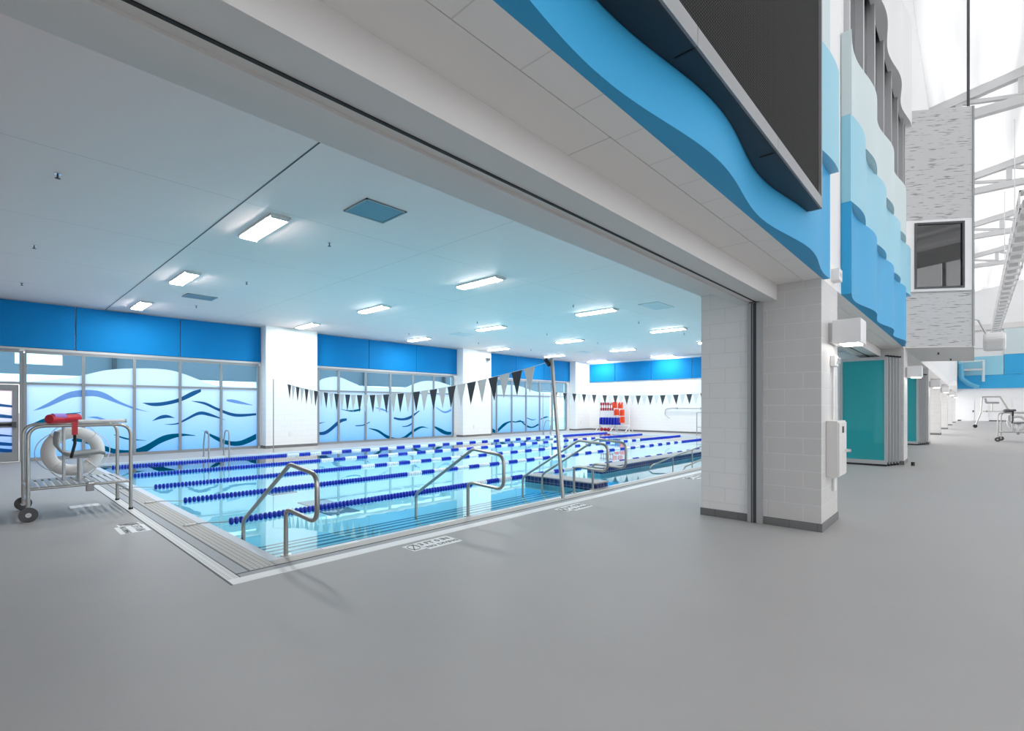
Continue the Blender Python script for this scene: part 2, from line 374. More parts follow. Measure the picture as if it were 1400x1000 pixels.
# pool basin
ZB = -0.47
struct('pool_basin', MB().box(PX0-.2, PX1+.2, PY0-.2, PY1+.2, ZB-.1, ZB), 'poolfloor')
st = MB()
nose = [5.27, 5.58, 5.90, 6.22, 6.53]
for i, y in enumerate(nose):
    y0 = PY0 if i == 0 else nose[i-1]
    st.box(PX0, 7.66, y0, y, ZB, -0.05*(i+1))
st_o = struct('pool_steps', st, 'poolfloor')
for i, y in enumerate(nose):
    obj('step_edge_strip', MB().box(PX0, 7.66, y-0.05, y+0.002, -0.05*(i+1)-0.03, -0.05*(i+1)+0.002), 'floorlines', st_o)
wl = MB().box(PX0-.05, PX0, PY0, PY1, ZB, -.04).box(PX1, PX1+.05, PY0, PY1, ZB, -.04).box(PX0, PX1, PY0-.05, PY0, ZB, -.04).box(PX0, PX1, PY1, PY1+.05, ZB, -.04)
struct('pool_wall', wl, 'poolwall')
lw = MB()
for i in range(5):
    y = 6.1+2.16*i+0.0
    if i > 0: lw.box(4.2, 23.6, y-.11, y+.11, ZB, ZB+.004)
wat = obj('pool_water', MB().add([(PX0, PY0, -.03), (PX1, PY0, -.03), (PX1, PY1, -.03), (PX0, PY1, -.03)], [(0, 1, 2, 3)]), 'water'); tag(wat, 'clear light blue pool water reflecting the frosted windows', 'water', kind='stuff')
# deck bands around the pool
def band(name, x0, x1, y0, y1, z, mat, lab=None): return struct(name, MB().box(x0, x1, y0, y1, -.02, z), mat)
band('trim_1', 1.45, 26.0, 4.57, 4.72, .004, 'signwhite')                 # white line, near side
dr = obj('trench_drain', MB().box(1.45, 1.55, 4.72, 18.3, -.02, .004), 'drain'); tag(dr, 'white slotted trench drain along the left end of the pool deck', 'drain')
e1 = MB().box(1.55, 1.565, 4.72, 18.3, -.02, .003).box(1.435, 1.45, 4.57, 18.3, -.02, .003); struct('trim_2', e1, 'darkgrey')
band('trim_3', 1.565, 26.0, 4.72, 4.83, .003, 'gutter'); band('trim_4', 1.565, 1.68, 4.83, 18.3, .003, 'gutter')
gg = obj('gutter_grate', MB().box(1.68, 1.91, 4.83, 16.9, -.02, .005), 'grate'); tag(gg, 'beige slotted gutter grating beside the left edge of the pool', 'grating')
struct('trim_5', MB().box(1.91, PX0+.03, 5.072, 16.8, -.04, .006), 'copingwhite')
struct('trim_6', MB().box(1.91, 26.0, 4.83, 5.0, -.04, .006), 'coping')
struct('trim_7', MB().box(1.91, 26.0, 5.0, PY0+.02, -.04, .006), 'copingwhite')
struct('trim_8', MB().box(PX0, 26.0, PY1-.02, PY1+.06, -.04, .006).box(PX1-.02, PX1+.06, PY0, PY1, -.04, .006), 'copingwhite')
struct('trim_9', MB().box(1.665, 1.68, 4.83, 16.9, -.02, .004).box(1.55, 26.0, 4.826, 4.836, -.02, .007), 'darkgrey')

# ---- window wall (Y = YW)
PIL = [(7.02, 8.93), (16.45, 18.42), (26.03, 27.6)]
struct('wall_windows', MB().box(XL, XE+.3, YW+.02, YW+.25, 3.12, ZC+.3).box(-8.2, -1.3, YW+.02, YW+.25, 0, 3.12), 'white')
for i, (a, b) in enumerate(PIL):
    p = struct('window_pillar', MB().box(a, b, 18.7, YW+.25, .1, ZC), 'cmu_white')
    q = struct('pillar_base_tile', MB().box(a-.012, b+.012 if i < 2 else b, 18.688, YW+.25, 0, .1), 'basetile')
# gap fillers between window edges and pillars
for a, b in ((6.96, 7.03), (8.92, 9.17), (16.25, 16.46), (18.41, 18.9), (25.72, 26.04)):
    struct('window_jamb_wall', MB().box(a, b, YW-.02, YW+.24, 0, 3.12), 'cmu_white')
# blue acoustic panels
bl = [(-7.9, -3.3), (-3.27, -0.72), (-0.69, 1.865), (1.895, 4.465), (4.495, 7.0), (8.95, 11.44), (11.46, 13.93), (13.95, 16.43), (18.43, 20.85), (20.87, 23.37), (23.39, 26.01)]
names = {3: 'above the left window bank, second seen from the left edge', 2: 'above the glass door at the left edge', 4: 'above the left window bank, touching the nearest window pillar',
         5: 'above the middle window bank, left one', 6: 'above the middle window bank, centre one', 7: 'above the middle window bank, right one',
         8: 'above the far window bank, left one', 9: 'above the far window bank, centre one', 10: 'above the far window bank, right one'}
for i, (a, b) in enumerate(bl):
    if i < 2: continue
    o = obj('blue_wall_panel', MB().box(a, b, YW-.06, YW+.02, 3.16, ZC-.03), 'blue', bevel=.006)
    tag(o, 'bright blue acoustic wall panel '+names[i], 'wall panel', 'blue panels above the windows')
struct('trim_10', MB().box(XL, 6.99, YW-.04, YW+.02, 3.08, 3.15).box(8.94, 16.44, YW-.04, YW+.02, 3.08, 3.15).box(18.43, 26.02, YW-.04, YW+.02, 3.08, 3.15), 'alu')

RIB={'1':[([(0.99,1.4),(1.28,1.61),(1.77,1.95),(2.28,2.01),(2.59,1.91),(2.86,1.71),(3.23,1.51),(3.67,1.34)],[(0.99,1.4),(1.25,1.48),(1.73,1.75),(2.06,1.81),(2.36,1.82),(2.77,1.65),(3.23,1.45),(3.67,1.34)],'slate'),([(3.47,1.64),(3.97,1.66),(4.44,1.79),(4.82,2.02),(5.1,2.12)],[(3.47,1.64),(3.72,1.54),(4.03,1.55),(4.44,1.66),(4.77,1.82),(5.1,2.02)],'deep'),([(2.15,1.2),(2.36,1.22),(2.59,1.13),(2.88,0.99)],[(2.15,1.2),(2.41,1.14),(2.68,1.02),(2.88,0.99)],'slate'),([(3.72,1.05),(3.92,1.21),(4.13,1.25),(4.36,1.14)],[(3.72,1.05),(3.92,1.11),(4.13,1.15),(4.36,1.14)],'deep'),([(4.03,0.95),(4.23,0.95),(4.44,0.99),(4.66,1.13),(5.05,1.35),(5.39,1.28),(5.86,1.04)],[(4.03,0.95),(4.23,0.92),(4.44,0.94),(4.66,1.05),(5.05,1.24),(5.39,1.18),(5.86,1.04)],'deep'),([(4.82,1.71),(5.22,1.67),(5.62,1.47),(6.17,1.27),(6.87,1.28)],[(4.82,1.7),(5.22,1.58),(5.62,1.37),(6.17,1.16),(6.87,1.2)],'deep'),([(5.89,1.77),(6.17,1.76),(6.74,1.58)],[(5.89,1.71),(6.23,1.63),(6.74,1.56)],'slate'),([(1.81,0.57),(2.1,0.58),(2.5,0.36),(2.86,0.2),(3.23,0.17),(3.57,0.3),(4.03,0.58),(4.5,0.63),(4.93,0.55)],[(1.81,0.51),(2.1,0.44),(2.41,0.25),(2.86,0.05),(3.28,0.02),(3.57,0.07),(3.97,0.34),(4.5,0.53),(4.93,0.53)],'teal'),([(5.1,0.73),(5.51,0.52),(5.92,0.32),(6.29,0.29),(6.61,0.41),(6.87,0.53)],[(5.22,0.65),(5.51,0.39),(5.92,0.17),(6.29,0.12),(6.61,0.2),(6.87,0.33)],'teal'),([(0.99,1.05),(1.28,1.21),(1.64,1.31),(2.0,1.35)],[(0.99,0.98),(1.21,1.01),(1.6,1.23),(2.0,1.33)],'teal'),([(2.77,0.67),(3.14,0.53),(3.57,0.45)],[(2.77,0.65),(3.09,0.49),(3.57,0.44)],'teal')],
'2':[([(9.19,0.5),(9.45,0.52),(9.69,0.65),(9.94,0.85),(10.19,1.01),(10.45,1.03)],[(9.19,0.39),(9.45,0.38),(9.69,0.48),(9.99,0.71),(10.19,0.86),(10.45,0.94)],'deep'),([(10.19,1.42),(10.61,1.37),(11.09,1.44)],[(10.19,1.4),(10.71,1.3),(11.09,1.36)],'teal'),([(11.81,1.49),(12.16,1.44),(12.45,1.31)],[(11.81,1.46),(12.16,1.36),(12.45,1.26)],'slate'),([(12.75,1.05),(13.19,0.99),(13.63,1.09),(14.15,1.35)],[(12.75,0.97),(13.12,0.89),(13.63,0.95),(14.18,1.32)],'deep'),([(11.47,0.59),(11.93,0.51),(12.33,0.28),(12.75,0.12),(13.19,0.11),(13.63,0.34),(14.02,0.54),(14.35,0.59),(14.69,0.49)],[(11.47,0.57),(11.93,0.4),(12.39,0.1),(12.75,0.03),(13.31,0.03),(13.69,0.23),(14.02,0.41),(14.35,0.52),(14.69,0.48)],'teal'),([(15.04,0.59),(15.46,0.44),(15.83,0.29),(16.12,0.26)],[(15.04,0.51),(15.46,0.24),(15.83,0.12),(16.12,0.13)],'teal'),([(10.82,0.73),(11.2,0.75),(11.53,0.87)],[(10.87,0.69),(11.2,0.7),(11.53,0.83)],'deep'),([(15.14,1.52),(15.68,1.29),(16.12,1.43)],[(15.18,1.45),(15.68,1.2),(16.12,1.31)],'slate'),([(9.22,0.87),(9.5,0.9)],[(9.22,0.82),(9.5,0.89)],'deep'),([(13.19,0.62),(13.5,0.66),(13.82,0.81)],[(13.19,0.59),(13.56,0.61),(13.82,0.78)],'deep')],
'3':[([(19.44,0.29),(19.89,0.59),(20.48,0.72),(20.91,0.68),(21.17,0.73),(21.61,0.66)],[(19.44,0.12),(19.89,0.39),(20.39,0.63),(20.91,0.62),(21.34,0.64),(21.7,0.6)],'teal'),([(21.26,0.78),(21.79,0.48),(22.35,0.34),(22.91,0.51)],[(21.26,0.72),(21.88,0.33),(22.44,0.27),(22.96,0.42)],'teal'),([(21.84,0.9),(22.35,0.77),(22.68,0.79)],[(21.88,0.84),(22.35,0.72),(22.68,0.76)],'deep'),([(23.11,0.79),(23.6,0.93),(23.9,0.9)],[(23.11,0.74),(23.6,0.84),(23.9,0.88)],'deep'),([(18.93,0.39),(19.24,0.24)],[(18.93,0.16),(19.24,0.07)],'teal')]}
TOP = {'1': [(0.83, 2.2), (1.64, 2.33), (2.1, 2.46), (2.59, 2.62), (3.23, 2.71), (3.97, 2.73), (4.5, 2.64), (5.33, 2.32), (5.74, 2.24), (6.93, 2.22)],
       '2': [(9.19, 2.48), (9.35, 2.62), (9.6, 2.7), (9.89, 2.75), (10.19, 2.73), (10.61, 2.58), (10.93, 2.47), (11.25, 2.4), (13.12, 2.38), (13.76, 2.56), (14.28, 2.72), (14.76, 2.77), (15.25, 2.76), (15.68, 2.68), (16.22, 2.55)],
       '3': [(18.93, 2.62), (20.0, 2.75), (21.2, 2.72), (22.6, 2.45), (24.25, 2.3)]}
def interp(T, x):
    for (a, za), (b, zb) in zip(T, T[1:]):
        if a <= x <= b: u = (x-a)/(b-a); return za+(zb-za)*u
    return T[0][1] if x < T[0][0] else T[-1][1]
def dense(T, n=28, smooth=True):
    # Catmull-Rom resampling
    out = []
    for i in range(len(T)-1):
        p0 = T[max(i-1, 0)]; p1 = T[i]; p2 = T[i+1]; p3 = T[min(i+2, len(T)-1)]
        for k in range(5):
            u = k/5
            out.append(tuple(0.5*((2*p1[j])+(-p0[j]+p2[j])*u+(2*p0[j]-5*p1[j]+4*p2[j]-p3[j])*u*u+(-p0[j]+3*p1[j]-3*p2[j]+p3[j])*u**3) for j in (0, 1)))
    out.append(T[-1]); return out
def sheet_y(T, B, y):       # strip between two curves with equal point counts in the plane y
    mb = MB(); n = len(T); v = [(x, y, z) for x, z in T]+[(x, y, z) for x, z in B]
    mb.add(v, [(i, i+1, n+i+1, n+i) for i in range(n-1)]); return mb
def resample(T, n):
    L = [0]
    for a, b in zip(T, T[1:]): L.append(L[-1]+math.hypot(b[0]-a[0], b[1]-a[1]))
    out = []
    for k in range(n):
        s = L[-1]*k/(n-1)
        for i in range(len(T)-1):
            if L[i] <= s <= L[i+1]+1e-9:
                u = (s-L[i])/max(L[i+1]-L[i], 1e-9); out.append((T[i][0]+(T[i+1][0]-T[i][0])*u, T[i][1]+(T[i+1][1]-T[i][1])*u)); break
    return out
BAYS = {'1': [0.83, 2.06, 3.27, 4.49, 5.71, 6.93], '2': [9.2, 10.07, 11.32, 12.55, 13.77, 14.99, 16.22], '3': [18.93, 19.32, 20.54, 21.77, 23.01, 24.25, 25.68]}
for key, mu in BAYS.items():
    w = bpy.data.objects.new('window_'+key, None); COL.objects.link(w); w.location = (mu[0], YW, 0); w['kind'] = 'structure'
    fr = MB().box(mu[0], mu[-1], YW-.03, YW+.07, 3.0, 3.09).box(mu[0], mu[-1], YW-.03, YW+.07, 0, .09)
    obj('window_frame', fr, 'alu_dark', w)
    for x in mu: obj('mullion', MB().box(x-.035, x+.035, YW-.05, YW+.08, .09, 3.0), 'alu_dark', w)
    tr = MB()
    for a, b in zip(mu, mu[1:]): tr.box(a+.035, b-.035, YW-.03, YW+.07, 2.13, 2.19)
    obj('transom', tr, 'alu_dark', w)
    for a, b in zip(mu, mu[1:]):
        obj('window_pane', MB().box(a+.035, b-.035, YW+.02, YW+.03, .09, 2.13).box(a+.035, b-.035, YW+.02, YW+.03, 2.19, 3.0), 'pane', w)
    T = dense(TOP[key]); T = [(min(max(x, mu[0]+.02), mu[-1]-.02), z) for x, z in T]
    if key == '3': T = [t for t in T if t[0] < 24.2]
    B = [(x, .07) for x, z in T]
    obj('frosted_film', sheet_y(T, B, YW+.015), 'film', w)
    for t_, b_, c in RIB[key]:
        n = 26
        tt = resample(dense(t_), n); bb = resample(dense(b_), n)
        obj('wave_stripe', sheet_y(tt, bb, YW+.008), c, w)
# glass door at the left edge of the window wall
dw = bpy.data.objects.new('door_1', None); COL.objects.link(dw); dw.location = (0.2, YW, 0); dw['kind'] = 'structure'
obj('door_frame', MB().box(.72, .80, YW-.04, YW+.08, 0, 3.05).box(-1.3, .72, YW-.04, YW+.08, 2.13, 2.2).box(-1.3, .72, YW-.04, YW+.08, 3.0, 3.09).box(-1.3, -1.2, YW-.04, YW+.08, 0, 3.05), 'alu_dark', dw)
for x0, x1, nm in ((-.24, .71, 'a'), (-1.2, -.26, 'b')):
    lf = MB().box(x0, x0+.13, YW-.02, YW+.03, .01, 2.12).box(x1-.13, x1, YW-.02, YW+.03, .01, 2.12).box(x0+.13, x1-.13, YW-.02, YW+.03, .01, .27).box(x0+.13, x1-.13, YW-.02, YW+.03, .95, 1.1).box(x0+.13, x1-.13, YW-.02, YW+.03, 1.95, 2.12)
    leaf = obj('door_leaf', lf, 'alu_dark', dw)
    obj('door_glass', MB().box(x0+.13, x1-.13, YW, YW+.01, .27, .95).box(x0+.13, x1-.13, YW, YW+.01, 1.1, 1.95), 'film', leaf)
    for zz in ((1.25, 1.32), (1.55, 1.6), (.5, .57), (.75, .78), (.32, .4)):
        obj('wave_stripe', sheet_y([(x0+.13, zz[1]), (x0+.45, zz[1]+.02), (x1-.13, zz[1]-.05)], [(x0+.13, zz[0]), (x0+.45, zz[0]-.02), (x1-.13, zz[0]-.06)], YW-.004), 'deep', leaf)
    pb = obj('panic_bar', MB().box(x0+.05, x1-.12, YW-.11, YW-.07, .99, 1.06), 'black', leaf)
    obj('panic_bar_housing', MB().box(x1-.14, x1-.05, YW-.13, YW-.02, .95, 1.10), 'darkgrey', leaf)
obj('transom_glass', MB().box(-1.2, .72, YW, YW+.01, 2.2, 3.0), 'pane', dw)

# ---- end wall
struct('wall_end', MB().box(XE, XE+.25, 2.8, YW+.25, .1, ZC), 'cmu_white')
struct('baseboard_end', MB().box(XE-.012, XE+.2, 2.8, 18.7, 0, .1), 'basetile')
ew = [(16.74, 18.65), (14.24, 16.71), (11.73, 14.21), (9.2, 11.70)]
en = ['leftmost, next to the corner pillar', 'second from the corner', 'third from the corner', 'rightmost, partly behind the near pillar']
for (a, b), t_ in zip(ew, en):
    tag(obj('blue_wall_panel', MB().box(XE-.06, XE, a, b, 3.15, 4.32), 'blue', bevel=.006), 'bright blue acoustic panel high on the white end wall, '+t_, 'wall panel', 'blue panels on the end wall')
struct('wall_left', MB().box(XL-.25, XL, 2.8, YW+.25, 0, ZC), 'cmu_white')
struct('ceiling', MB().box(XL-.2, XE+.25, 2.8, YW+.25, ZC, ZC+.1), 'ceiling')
struct('ceiling_joint', MB().box(2.562, 2.580, 2.8, YW, ZC-.004, ZC), 'darkgrey')

# ---- dividing line between pool room and hall: pillars, soffit, header
PP = [-2.6+9.5*k for k in range(9)]; PP = [-2.63, 6.87, 16.37, 25.87, 35.37, 44.87, 54.37, 63.87]
FY = 1.34
SO = MB().box(-16, FARX, FY, 1.525, 3.05, 3.35); struct('soffit_outer', SO, 'soffit')
struct('soffit_inner', MB().box(-16, FARX, 1.53, 1.84, 3.05, 3.35), 'soffit2')
struct('soffit_pool_side', MB().box(-16, FARX, 2.27, 2.8, 3.05, 3.35), 'offwhite')
struct('header_beam', MB().box(-16, FARX, 1.825, 2.0, 2.85, 3.35).box(-16, FARX, 2.0, 2.066, 2.868, 3.35).box(-16, FARX, 2.086, 2.15, 2.868, 3.35).box(-16, FARX, 2.15, 2.28, 2.85, 3.35), 'offwhite')
struct('header_track_slot', MB().box(-16, FARX, 2.066, 2.086, 2.862, 3.3), 'black')
struct('wall_above_soffit', MB().box(-16, XE, 2.6, 2.8, 3.35, ZC+.1), 'white')
for k, x in enumerate(PP):
    w_ = .95
    struct('opening_pillar', MB().box(x, x+w_, FY, 2.055, .1, 3.05), 'cmu'); struct('opening_pillar', MB().box(x, x+w_, 2.056, 2.79, .1, 3.05), 'cmu_white')
    struct('opening_pillar_base_tile', MB().box(x-.012, x+w_+.012, FY-.012, 1.98, 0, .1).box(x-.012, x+w_+.012, 2.17, 2.80, 0, .1).box(x+.01, x+w_+.012, 1.98, 2.17, 0, .1), 'basetile')
    jb = MB().box(x-.05, x, 1.985, 2.055, 0, 2.85).box(x-.05, x, 2.10, 2.165, 0, 2.85).box(x-.02, x, 2.055, 2.10, 0, 2.85)
    struct('partition_jamb', jb, 'alu')
    struct('partition_jamb_gap', MB().box(x-.035, x-.02, 2.055, 2.10, 0, 2.85).box(x-.052, x-.05, 2.105, 2.12, 0, 2.85), 'darkgrey')

# ---- hall: facade wall above the soffit, end walls, roof, trusses
EZ = 13.75; SL = 0.17; RY = -14.0
fw = MB().box(-16, 8.3, FY+.006, FY+.2, 3.35, EZ).box(8.3, 15.9, FY+.006, FY+.2, 3.35, 6.6).box(8.3, 15.9, FY+.006, FY+.2, 8.9, EZ).box(15.9, FARX, FY+.006, FY+.2, 3.35, EZ)
struct('wall_facade', fw, 'roofwall')
struct('wall_hall_opposite', MB().box(-16, FARX, -29.6, -29.4, 0, 1.0).box(-16, FARX, -29.6, -29.4, 12.5, EZ), 'roofwall')
wq = bpy.data.objects.new('window_5', None); COL.objects.link(wq); wq.location = (-16, -29.5, 1); wq['kind'] = 'structure'  # glazing added out of view to throw more light on facade and floor
for i in range(9):
    a = -16+9.9*i
    obj('window_pane', MB().box(a, min(a+9.7, FARX), -29.51, -29.50, 1.0, 12.5), 'added_glazing', wq)
    obj('mullion', MB().box(a-.1, a+.1, -29.6, -29.4, 1.0, 12.5), 'alu', wq)
struct('wall_hall_back', MB().prism([(0, 0)], 0, 0) if False else MB().box(-16.2, -16, -29.5, FY, 0, EZ+2.5), 'roofwall')
struct('wall_hall_far', MB().box(FARX, FARX+.2, -29.5, FY+.2, 0, EZ+2.7), 'roofwall')
struct('wall_corridor_far', MB().box(FARX, FARX+.2, FY+.2, 6, 0, 3.2), 'roofwall')
rf = MB()
rz = EZ+SL*(FY-RY)
for (ya, za, yb, zb) in ((FY+.3, EZ-.12+.0, RY, rz), (RY, rz, -29.6, EZ)):
    rf.add([(-16.2, ya, za), (FARX+.2, ya, za), (FARX+.2, yb, zb), (-16.2, yb, zb)], [(0, 1, 2, 3)])
struct('ceiling_hall', rf, 'roof')
def beam(mb, a, b, w, h):      # rectangular bar between two points lying in a plane of constant x
    a = Vector(a); b = Vector(b); d = (b-a).normalized(); n = Vector((0, -d.z, d.y))
    vs = []
    for p in (a, b):
        for sx in (-1, 1):
            for sn in (-1, 1): vs.append(p+Vector((sx*w/2, 0, 0))+n*sn*h/2)
    mb.add(vs, [(0, 1, 3, 2), (4, 6, 7, 5), (0, 4, 5, 1), (2, 3, 7, 6), (0, 2, 6, 4), (1, 5, 7, 3)])
def truss(x, label):
    t = thing('roof_truss', label, 'truss', (x, FY, 13.0), 'roof trusses')
    top = MB(); beam(top, (x, FY, EZ-.2), (x, RY, rz-.2), .3, .38); beam(top, (x, RY, rz-.2), (x, -29.4, EZ-.2), .3, .38); obj('top_chord', top, 'truss', t)
    bt = MB(); beam(bt, (x, FY, 12.95), (x, -29.4, 12.95), .3, .32); obj('bottom_chord', bt, 'truss', t)
    y = FY-.9; k = 0
    while y > -12:
        zt = EZ+SL*(FY-y)-.38
        m_ = MB(); beam(m_, (x, y, 13.15), (x, y, zt), .2, .22); obj('web_post', m_, 'truss', t)
        y2 = y-1.75
        m_ = MB(); beam(m_, (x, y-.1, zt), (x, y2+.1, 13.15), .16, .14); obj('web_diagonal', m_, 'truss', t)
        y = y2
tl = ['nearest grey roof truss, mostly above the picture', 'grey roof truss just beyond the grey corrugated box, largest one in view', 'grey roof truss, second beyond the corrugated box', 'grey roof truss, third beyond the corrugated box', 'grey roof truss, farthest of those in view']
for x, l in zip((17.0, 26.5, 36.0, 45.5, 55.0), tl): truss(x, l)

# ---- wavy facade panels
def wavefn(x, pk, per=2.42, sgn=1): return 1.225-.052*sgn*math.cos(2*math.pi*(x-pk)/per)
def wave_panel(x0, x1, z0, z1, pk, sgn, mat, label, amp=None, bulge=0.0):
    n = int((x1-x0)/.06); xs = [x0+(x1-x0)*i/n for i in range(n+1)]
    fr = [(x, wavefn(x, pk, sgn=sgn)-bulge) for x in xs]
    mb = MB(); m_ = len(fr)
    v = [(x, y, z0) for x, y in fr]+[(x, y, z1) for x, y in fr]+[(x, FY, z0) for x, y in fr]+[(x, FY, z1) for x, y in fr]
    mb.add(v, [(i, i+1, m_+i+1, m_+i) for i in range(m_-1)], True)
    mb.add(v, [(2*m_+i, 2*m_+i+1, i+1, i) for i in range(m_-1)])
    mb.add(v, [(m_+i, m_+i+1, 3*m_+i+1, 3*m_+i) for i in range(m_-1)])
    mb.add(v, [(0, m_, 3*m_, 2*m_), (m_-1, 2*m_-1, 4*m_-1, 3*m_-1), (2*m_, 3*m_, 4*m_-1, 3*m_-1)])
    o = obj('wave_panel', mb, mat); tag(o, label, 'wall panel', 'wavy facade panels'); return o
Z1, Z2, Z3 = 4.31, 5.5, 6.65
wave_panel(-3, 6.98, 3.05, Z1, 3.15, 1, 'wave1', 'deep blue wavy panel under the black scoreboard')
wave_panel(-3, 6.99, Z1+.001, Z2, 3.15, -1, 'wave2', 'light blue wavy panel right behind the scoreboard edge, above the deep blue one')
wave_panel(-3, 6.98, Z2+.001, Z3, 3.15, 1, 'wave3', 'pale wavy panel behind the scoreboard edge, above the light blue one')
wave_panel(8.08, 16.1, 3.05, Z1, 9.93, 1, 'wave1', 'deep blue wavy panel over the second opening, lowest tier')
wave_panel(8.08, 16.1, Z1+.001, Z2, 9.93, -1, 'wave2', 'light blue wavy panel over the second opening, middle tier')
wave_panel(8.08, 16.1, Z2+.001, Z3, 9.93, 1, 'wave3', 'pale blue wavy panel just under the high windows')
wave_panel(8.08, 16.1, 8.6, 11.2, 9.93, -1, 'wave4', 'white wavy fascia panel above the high windows', bulge=0.02)
# high windows in the facade
hw = bpy.data.objects.new('window_4', None); COL.objects.link(hw); hw.location = (8.3, FY, 6.65); hw['kind'] = 'structure'
hx = [8.3, 9.5, 10.7, 11.9, 13.1, 14.3, 15.5, 15.9]
obj('window_frame', MB().box(8.3, 15.9, FY-.02, FY+.12, 6.6, 6.72).box(8.3, 15.9, FY-.02, FY+.12, 8.8, 8.9), 'darkgrey', hw)
for x in hx: obj('mullion', MB().box(x, x+.09, FY-.06, FY+.12, 6.7, 8.85), 'alu', hw)
for a, b in zip(hx, hx[1:]):
    obj('window_pane', MB().box(a+.09, b, FY+.05, FY+.07, 6.7, 8.85), 'boxglass', hw)
struct('wall_behind_high_windows', MB().box(8, 16.2, 3.6, 3.8, 6.0, 9.5).box(8, 16.2, FY+.2, 3.7, 6.3, 6.6).box(8, 16.2, FY+.2, 3.7, 8.9, 9.2).box(7.9, 8, FY+.2, 3.8, 6.3, 9.2).box(16.2, 16.3, FY+.2, 3.8, 6.3, 9.2), 'offwhite')

# ---- scoreboard
sb = thing('scoreboard', 'large black scoreboard with perforated screen mounted on the blue wavy wall', 'scoreboard', (1.0, 1.1, 3.38))
sx0, sx1 = -2.5, 5.42
obj('cabinet', MB().box(sx0, sx1, 1.085, 1.155, 3.40, 9.5), 'scorebox', sb)
obj('screen', MB().box(sx0+.05, sx1-.05, 1.070, 1.084, 3.52, 9.4), 'screen', sb)
n = 60; xs = [sx0+(sx1-sx0)*i/n for i in range(n+1)]
bp_ = MB(); pts = [(sx0, 1.07)]+[(sx1, 1.07)]+[(x, wavefn(x, 3.15, sgn=1)-.003) for x in reversed(xs)]
bp_.prism(pts, 3.38, 3.395); obj('underside_panel', bp_, 'scorebox', sb)
for a, b in ((sx0, -.9), (-.895, 1.0), (1.005, 2.55), (2.555, 4.0), (4.005, sx1)):
    obj('bottom_frame', MB().box(a, b, 1.055, 1.075, 3.385, 3.49), 'alu_dark', sb)
obj('side_frame', MB().box(sx1-.004, sx1+.03, 1.055, 1.155, 3.385, 9.5), 'alu_dark', sb)
for x in (2.545, 3.995): obj('underside_seam', MB().box(x, x+.015, 1.08, 1.18, 3.376, 3.38), 'black', sb)

# ---- observation box on the facade
ob = thing('observation_box', 'grey ribbed-metal observation box with a dark window, jutting from the facade', 'booth', (17.0, .7, 3.08))
A_, B_, C_, D_ = Vector((16.6, 1.335)), Vector((17.5, 0.0)), Vector((22.8, 0.0)), Vector((21.9, 1.335))
def off(u, dz, w=0): # point along front face A->B, w outward
    d = (B_-A_).normalized(); nn = Vector((d.y, -d.x)); nn = nn if nn.x < 0 else -nn
    p = A_+(B_-A_)*u+nn*w; return (p.x, p.y, dz)
def facebox(mb, u0, u1, z0, z1, w0, w1):
    v = [off(u, z, w) for z in (z0, z1) for w in (w0, w1) for u in (u0, u1)]
    mb.add(v, [(0, 2, 3, 1), (4, 5, 7, 6), (0, 1, 5, 4), (2, 6, 7, 3), (0, 4, 6, 2), (1, 3, 7, 5)]); return mb
P4 = [tuple(A_), tuple(B_), tuple(C_), tuple(D_)]
obj('lower_body', MB().prism(P4, 3.085, 4.52), 'boxpanel', ob); obj('upper_body', MB().prism(P4, 6.4, 9.29), 'boxpanel', ob)
obj('underside', MB().prism(P4, 3.06, 3.084), 'offwhite', ob)
Pi = [(17.9, 1.33), (18.6, .35), (22.8, .35), (21.9, 1.33)]
obj('window_band_wall', facebox(facebox(facebox(facebox(MB(), 0, .14, 4.52, 6.4, -.12, .0), .86, 1, 4.52, 6.4, -.12, 0), .14, .86, 4.52, 4.6, -.12, 0), .14, .86, 6.33, 6.4, -.12, 0), 'whiteplastic', ob)
obj('window_frame', facebox(facebox(facebox(facebox(MB(), .14, .17, 4.6, 6.33, -.05, .02), .83, .86, 4.6, 6.33, -.05, .02), .17, .83, 4.6, 4.65, -.05, .02), .17, .83, 6.28, 6.33, -.05, .02), 'darkgrey', ob)
obj('dark_window_glass', facebox(MB(), .17, .83, 4.65, 6.28, -.03, -.02), 'boxglass', ob)
obj('corner_trim', facebox(facebox(MB(), .97, 1.0, 3.08, 9.29, 0, .012), 0, 1, 4.5, 4.53, 0, .02), 'alu_dark', ob)
obj('box_interior', MB().prism([(17.6, 1.3), (18.2, .4), (22.3, .4), (21.8, 1.3)], 4.52, 4.54).prism([(20.5, 1.3), (21, .1), (22.3, .1), (21.8, 1.3)], 4.52, 6.4), 'darkgrey', ob)
obj('side_window_wall', MB().box(18, 22.7, 0.01, .1, 4.52, 6.4), 'whiteplastic', ob)

# ---- exterior seen through the windows
struct('ground', MB().box(-30, 60, YW+.3, 70, -.35, -.05), 'concrete')
cp = MB().box(-12, 34, 24, 24.4, 2.66, 2.72+.0).box(-12, .79, 24, 24.4, 2.72, 4).box(2.03, 34, 24, 24.4, 2.72, 4).box(.79, 2.03, 24, 24.4, 2.72, 3.0).box(.79, 2.03, 24, 24.4, 3.45, 4)
struct('exterior_canopy', cp, 'canopy')
for x in (3.4, 8.6, 14.0, 19.4):
    o = obj('canopy_post', MB().box(x, x+.12, 23.8, 24.0, -.05, 3.9), 'darkgrey'); o['kind'] = 'structure'
struct('neighbour_wall', MB().box(-12, 34, 34, 34.4, -.05, 1.2), 'concrete')

